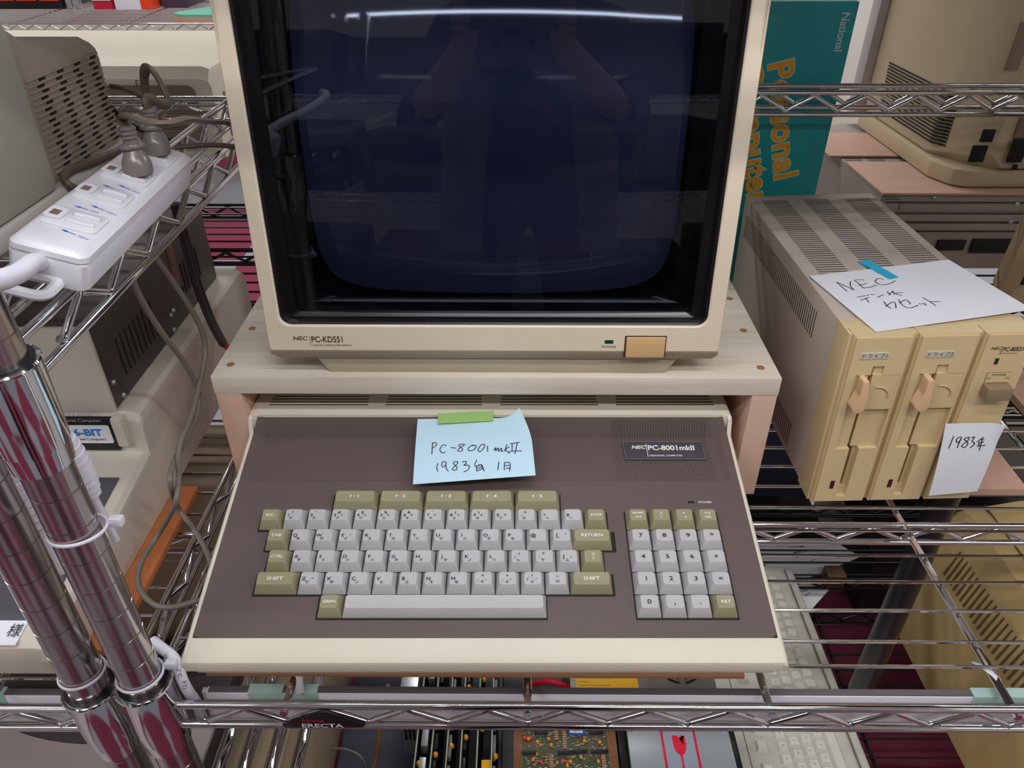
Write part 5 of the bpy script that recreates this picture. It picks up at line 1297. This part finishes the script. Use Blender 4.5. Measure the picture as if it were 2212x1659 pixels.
for r_i in range(5):
    y = .480+(.0, .009, .014, .024, .03)[r_i]; k = 0
    xk = .3850+r_i*.01905; zk = kz+.0035+(xk-kx0-.03)*math.tan(sl_)
    while y < .935:
        w_ = 1
        if r_i == 4 and k == 3: w_ = 6
        if y+.019*w_ > .94: break
        o = bpy.data.objects.new('key', ks(w_)); COL.objects.link(o); o.parent = kb; o.location = (xk, y+.0095*w_, zk); o.rotation_euler = (0, -sl_, 0)
        if r_i < 4 and 2 <= k < 2+len(rows5[r_i]) and y < .78:
            text(rows5[r_i][k-2], .0030, INKD, o, Matrix.Translation((-.0006, 0, .0067)) @ Matrix.Rotation(PI/2, 4, 'Z'), 'legend')
        y += .01905*w_; k += 1
for k in range(16):
    y = .490+k*.0262+(k//4)*.008
    o = bpy.data.objects.new('function_key', ks(1)); COL.objects.link(o); o.parent = kb; o.location = (.3540, y, kz+.0035+(.354-kx0-.03)*math.tan(sl_)); o.rotation_euler = (0, -sl_, 0)
settle(kb, (.41, .70, BZ))
bm = NB(); hp = [Vector((.492+.02*t_/60+.0085*math.cos(t_*.75), .545-.13*t_/60*.5, -.560+.0085*math.sin(t_*.75))) for t_ in range(0, 160)]
hp = [Vector((.545+.0090*math.cos(k*.7), .560-.0006*k, -.560+.0090*math.sin(k*.7))) for k in range(0, 180)]
tag(fin('coiled_cable', tube(bm, hp, .0021, 6), mat('grey_coil', (140, 132, 128), .5), angle=60), 'grey coiled keyboard cord on the bottom shelf, right of the light grey keyboard', 'cord')
# papers and wooden piece
for i, (pts, lb) in enumerate((([(1600, 1168), (1800, 1168), (1858, 1203), (1700, 1268)], 'white handwritten sheets behind the light grey keyboard'), ([(1620, 1262), (1765, 1255), (1790, 1275), (1752, 1318)], 'folded white paper beside the wooden piece, nearer than the large sheets'))):
    P4 = [at(x, y, Z=-.585) for x, y in pts]
    bm, S, nn = tc4('n', '', '', P4, PAPERW, n=(6, 6)); t = thing('paper_sheet', lb, 'paper'); fin('paper', bm, PAPERW, t, angle=60)
    bm = NB(); strokes(bm, [[(.45+.1*math.sin(k*2), .2+.15*k), (.5+.1*math.cos(k*3), .24+.15*k), (.56, .2+.15*k+.05*math.sin(k))] for k in range(4)], lambda x, y: S(x, y, .0008), .0012, nrm=nn); fin('handwriting', bm, PEN, t, angle=0)
    settle(t, P4[0])
p = at(1803, 1240, Z=-.56); simple('wooden_piece', 'small dark brown wooden piece lying on the papers', 'wood', p.x-.017, p.x+.017, p.y-.015, p.y+.015, -.582, -.552, mat('dark_wood', (110, 80, 54), .6, var=.4, vscale=60), .004)
# lower beige monitor
lm = thing('computer_monitor', 'big yellowed monitor on the bottom shelf at the lower right, with a slotted side', 'monitor')
LB = mat('lower_beige_plastic', (206, 178, 124), .5, bump=.06, bscale=700, var=.06, vscale=5)
bm = NB(); rg = []
for y, d in ((.42, 0), (.84, 0), (.865, .006), (.876, .020)):
    rg.append([(.668+d, y, BZ), (.664+d, y, -.41), (.676+d, y, -.345-d), (.700, y, -.316-d), (.78, y, -.296-d), (1.05, y, -.290-d), (1.05, y, BZ)])
loft(bm, rg); fin('housing', bm, LB, lm, angle=28)
bm = NB()
nv = lambda u, v, w_: (w_, u, v)
for k in range(21):
    y = .600+.0102*k
    P_ = [Vector((.6646, y, -.400)), Vector((.6757, y, -.350))]; dx = Vector((-.0006, 0, .0001))
    f_ = [P_[0]+dx-Vector((0, .0017, 0)), P_[0]+dx+Vector((0, .0017, 0)), P_[1]+dx+Vector((0, .0017, 0)), P_[1]+dx-Vector((0, .0017, 0))]
    b_ = [q_+Vector((.003, 0, 0)) for q_ in f_]; A_ = [bm.verts.new(q_) for q_ in f_]; B_ = [bm.verts.new(q_) for q_ in b_]
    bm.faces.new(A_); bm.faces.new(B_[::-1])
    for j in range(4): bm.faces.new((A_[j], A_[(j+1) % 4], B_[(j+1) % 4], B_[j]))
fin('vent_slots', bm, mat('slot_brown', (110, 86, 54), .7), lm, angle=0)
fin('seam', box(NB(), .7255, .7270, .42, .862, -.318, -.3075), mat('slot_brown', (110, 86, 54), .7), lm)
settle(lm, (.85, .65, BZ))
simple('wooden_strip', 'orange brown board edge on the bottom shelf, left of the lower beige monitor', 'board', .585, .660, .40, .60, -.5980, -.590, mat('orange_fibreboard', (196, 116, 66), .75), .001)

# ================================================================== stock added on the racks to block light and darken reflections
BOXD = mat('charcoal_case', (52, 50, 56), .5); BOXG = mat('grey_case', (128, 122, 116), .5); BOXN = mat('navy_case', (44, 48, 70), .5)
def case(label, x0, x1, y0, y1, z0, z1, m, front=-1, group=None):
    t = thing('computer_case', label, 'computer', group=group)
    fin('case', box(NB(), x0, x1, y0, y1, z0, z1, .006), m, t)
    yf_ = y0 if front < 0 else y1
    fin('drive_bay', box(NB(), x0+(x1-x0)*.55, x1-.03, yf_-.003, yf_+.003, z1-(z1-z0)*.45, z1-.02, .001), DARK, t)
    settle(t, ((x0+x1)/2, (y0+y1)/2, z0))
case('charcoal case added to block light on the top shelf of the middle rack, left one', -.22, .20, .36, .84, .6020, .76, BOXD)
case('charcoal case added to block light on the top shelf of the middle rack, middle one', .24, .60, .36, .84, .6020, .78, BOXN)
case('grey case added to block light on the top shelf of the middle rack, right one', .63, .94, .36, .84, .6020, .80, BOXG)
shelf('wire_shelf', 'top chrome wire shelf added on the left rack for shade', -1.25, -.323, .3265, .865, .69, CHROME, .02, WL, [-.40-.1768*k for k in range(5)], ())  # unseen shelf and case added to shade the left rack
case('grey case added for shade on the top shelf of the left rack', -.80, -.36, .37, .84, .6920, .86, BOXG)
shelf('wire_shelf', 'top black wire shelf of the rear rack', -1.3, 1.3, .935, 1.325, .74, BLKW, .03, KW, [-.33, .03, .46, .82], ())
for k, (a_, b_) in enumerate(((-1.1, -.70), (-.62, -.20), (.0, .42), (.5, .9))):
    case('charcoal case added out of sight to block light on the top shelf of the rear rack', a_, b_, .97, 1.30, .7425, .90, BOXD, group='added charcoal cases on the top shelf of the rear rack')
for k, (a_, b_) in enumerate(((-.05, .30), (.34, .62), (.66, 1.1))):  # low cases added to keep light from the floor behind
    case(('charcoal case added to darken the floor, low in the rear rack, left of centre behind the keyboard computer', 'navy case added to darken the floor, low in the rear rack, behind the handwritten papers', 'grey case added to darken the floor, low in the rear rack, behind the lower yellowed monitor')[k], a_, b_, 1.15, 1.31, -.5575, -.22, (BOXD, BOXN, BOXG)[k])
# rack behind the camera
OY = -1.15
for z, l in ((-.56, 'bottom'), (-.05, 'lower'), (.32, 'middle'), (.80, 'top')):
    shelf('wire_shelf', f'{l} chrome wire shelf of the rack behind the camera', -1.1, 1.1, OY-.5, OY, z, CHROME, .02, [OY-.47+.04*i for i in range(12)], [-.6, 0, .6], ())
for x in (-1.1, 1.1):
    for y in (OY-.5, OY): post(x, y, FLOOR_Z, 1.3, f'chrome post of the rack behind the camera, {"left" if x < 0 else "right"} {"near" if y == OY else "far"} corner')
k = 0
for z in (-.56, -.05, .32):
    for (a_, b_, m) in ((-1.02, -.62, BOXN), (-.55, -.14, BOXD), (-.08, .30, BOXG), (.36, .72, BOXD), (.76, 1.04, BOXN)):  # dark cases added for the chrome and the screen to reflect
        k += 1; h = .20+.05*((k*7) % 4)/2
        cn = {BOXN: 'navy', BOXD: 'charcoal', BOXG: 'grey'}[m]; case(f'{cn} case added for dark reflections on the rack behind the camera', a_, b_, OY-.46, OY-.05, z+.0025, z+.0025+h, m, 1, group=f'{cn} cases added on the rack behind the camera')
t = thing('led_bar', 'unlit LED light bar of the rack behind the camera', 'light bar')
fin('profile', box(NB(), -.38, .42, OY-.02, OY+.002, .745, .772, .001), ALU, t)
fin('diffuser', box(NB(), -.375, .415, OY+.002, OY+.006, .747, .770), WHITEP, t); settle(t, (.02, OY, .772))

# photographer
def person():
    t = thing('person', 'person in dark clothes and pale open jacket stooping with a phone, facing the monitor', 'person')
    V_ = {}; E_ = []
    def seq(pts):
        prev = None
        for n_, p, r in pts:
            if n_ not in V_: V_[n_] = (p, r)
            if prev: E_.append((prev, n_))
            prev = n_
    seq([('pelvis', (.04, -.56, .12), (.155, .11)), ('waist', (.04, -.53, .25), (.14, .10)), ('chest', (.04, -.46, .40), (.16, .115)), ('upper', (.04, -.41, .50), (.13, .09)), ('neck', (.04, -.375, .57), (.052, .052)), ('jaw', (.04, -.345, .625), (.062, .066)), ('skull', (.04, -.34, .70), (.078, .092)), ('crown', (.04, -.35, .755), (.05, .06))])
    for sx, nm in ((-1, 'l'), (1, 'r')):
        seq([('pelvis', 0, 0), ('hip'+nm, (.04+sx*.09, -.56, .06), (.09, .09)), ('knee'+nm, (.04+sx*.11, -.50, -.32), (.058, .06)), ('calf'+nm, (.04+sx*.115, -.54, -.44), (.055, .06)), ('ankle'+nm, (.04+sx*.12, -.56, -.68), (.036, .040)), ('heel'+nm, (.04+sx*.12, -.57, -.722), (.036, .036)), ('toe'+nm, (.04+sx*.13, -.42, -.735), (.034, .022))])
        seq([('upper', 0, 0), ('sh'+nm, (.04+sx*.17, -.42, .49), (.062, .062)), ('el'+nm, (.02+sx*.23, -.26, .27), (.044, .044)), ('wr'+nm, (sx*.085, -.07, .43), (.027, .024)), ('palm'+nm, (sx*.072, -.035, .47), (.036, .018))])
    names = list(V_); me = bpy.data.meshes.new('body'); me.from_pydata([V_[n_][0] for n_ in names], [(names.index(a_), names.index(b_)) for a_, b_ in E_], [])
    o = bpy.data.objects.new('body', me); COL.objects.link(o)
    md = o.modifiers.new('skin', 'SKIN'); sd = o.modifiers.new('sub', 'SUBSURF'); sd.levels = 2; sd.render_levels = 2
    if not me.skin_vertices: o.data.attributes
    for i, n_ in enumerate(names):
        sv = me.skin_vertices[0].data[i]; sv.radius = V_[n_][1]; sv.use_root = (n_ == 'pelvis')
    bpy.context.view_layer.update(); dg = bpy.context.evaluated_depsgraph_get()
    m2 = bpy.data.meshes.new_from_object(o.evaluated_get(dg)); COL.objects.unlink(o); bpy.data.objects.remove(o)
    SKIN = mat('skin', (206, 160, 134), .5); SHIRT = mat('navy_shirt', (34, 36, 54), .8); JEAN = mat('dark_trousers', (30, 32, 44), .85); SHOE = mat('grey_shoe', (120, 116, 112), .6)
    m2.materials.clear(); [m2.materials.append(q_) for q_ in (SKIN, SHIRT, JEAN, SHOE)]
    for f in m2.polygons:
        c = f.center; f.use_smooth = True
        f.material_index = 3 if c.z < -.69 else 2 if c.z < .14 else (0 if (c.z > .555 and abs(c.x-.04) < .11 and c.y < -.2) or (c.y > -.17) else 1)
    b = bpy.data.objects.new('body', m2); COL.objects.link(b); b.parent = t
    def ell(name, c, r, m, n=20, cut=None):
        bm = NB(); bmesh.ops.create_uvsphere(bm, u_segments=n, v_segments=n//2, radius=1, matrix=Matrix.Translation(c) @ Matrix.Diagonal((*r, 1)))
        if cut: bmesh.ops.delete(bm, geom=[v for v in bm.verts if cut(v.co)], context='VERTS')
        return fin(name, bm, m, t, angle=80)
    ell('hair', (.04, -.358, .722), (.090, .104, .086), mat('black_hair', (22, 20, 22), .6), 24, lambda c: c.y > -.300 and c.z < .745 or c.z < .65)
    for sx in (-1, 1):
        ell('eye', (.04+sx*.030, -.262, .692), (.012, .008, .007), mat('eye_white', (230, 226, 220), .3), 12)
        ell('pupil', (.04+sx*.030, -.2555, .691), (.0055, .003, .0055), BLACKP, 10)
        ell('ear', (.04+sx*.083, -.345, .685), (.010, .018, .030), SKIN, 12)
    ell('nose', (.04, -.252, .672), (.011, .016, .020), SKIN, 12); ell('mouth', (.04, -.262, .641), (.022, .007, .005), mat('lips', (170, 100, 92), .5), 12)
    # fingers around the phone
    for sx in (-1, 1):
        for k in range(4):
            z = .452+.014*k; L_ = (.9, 1.0, .95, .8)[k]
            pts = smooth([(sx*.078, -.040, z), (sx*.092, -.022, z+.002), (sx*.090, -.0065+.001*k, z+.003), (sx*(.090-.022*L_), -.0045, z+.004)], 4)
            fin('finger', tube(NB(), pts, [.0085-.0028*i/len(pts) for i in range(len(pts))], 10), SKIN, t, angle=80)
        pts = smooth([(sx*.070, -.042, .462), (sx*.062, -.034, .480), (sx*.048, -.028, .494)], 4)
        fin('thumb', tube(NB(), pts, [.0095-.003*i/len(pts) for i in range(len(pts))], 10), SKIN, t, angle=80)
    # open jacket panels
    JK = mat('pale_jacket', (150, 142, 128), .85)
    for sx in (-1, 1):
        bm = NB(); rg = []
        for (z, y, xi, xo, d) in ((.53, -.40, .055, .16, .10), (.42, -.36, .075, .21, .12), (.25, -.40, .095, .21, .12), (.08, -.42, .115, .22, .13), (-.06, -.43, .12, .23, .13)):
            c = .04
            rg.append([(c+sx*xi, y, z), (c+sx*(xi+xo)/2, y-.005, z), (c+sx*xo, y-.06, z), (c+sx*xo, y-d-.08, z), (c+sx*(xo-.02), y-d-.08, z), (c+sx*(xo-.015), y-.065, z), (c+sx*(xi+xo)/2, y-.018, z), (c+sx*xi, y-.012, z)])
        loft(bm, rg); fin('jacket_front', bm, JK, t, angle=50)
    settle(t, (.04, -.5, FLOOR_Z))
    ph = thing('phone', 'slim black phone held up in both hands at the camera position', 'phone')
    fin('case', box(NB(), -.080, .080, -.022, -.013, .455, .530, .003), BLACKP, ph)
    fin('screen', box(NB(), -.076, .076, -.0225, -.0218, .459, .526, .0002), mat('phone_screen', (40, 44, 60), .1), ph)
    fin('lens', lathe(NB(), [(.004, -.013), (.0045, -.0120), (.0035, -.0118)], (0, 0, 0), 16, M=Matrix.Translation((0, 0, .497)) @ Matrix.Rotation(-PI/2, 4, 'X') @ Matrix.Diagonal((1, 1, 1, 1))), DARK, ph)
    settle(ph, (0, -.018, .455))
person()

for k, (a_, b_) in enumerate(((-.40, .05), (.12, .62), (.70, 1.15))):  # boxes added as blockers so the floor under the rear rack stays dark
    simple('floor_shade_box', 'dark box added to keep light off the floor under the rear rack, ' + ('left', 'middle', 'right')[k] + ' one', 'box', a_, b_, 1.02, 1.31, FLOOR_Z, -.60, BOXD, .006, [('box_lid', (a_-.004, b_+.004, 1.016, 1.314, -.612, -.598), BLACKP)])
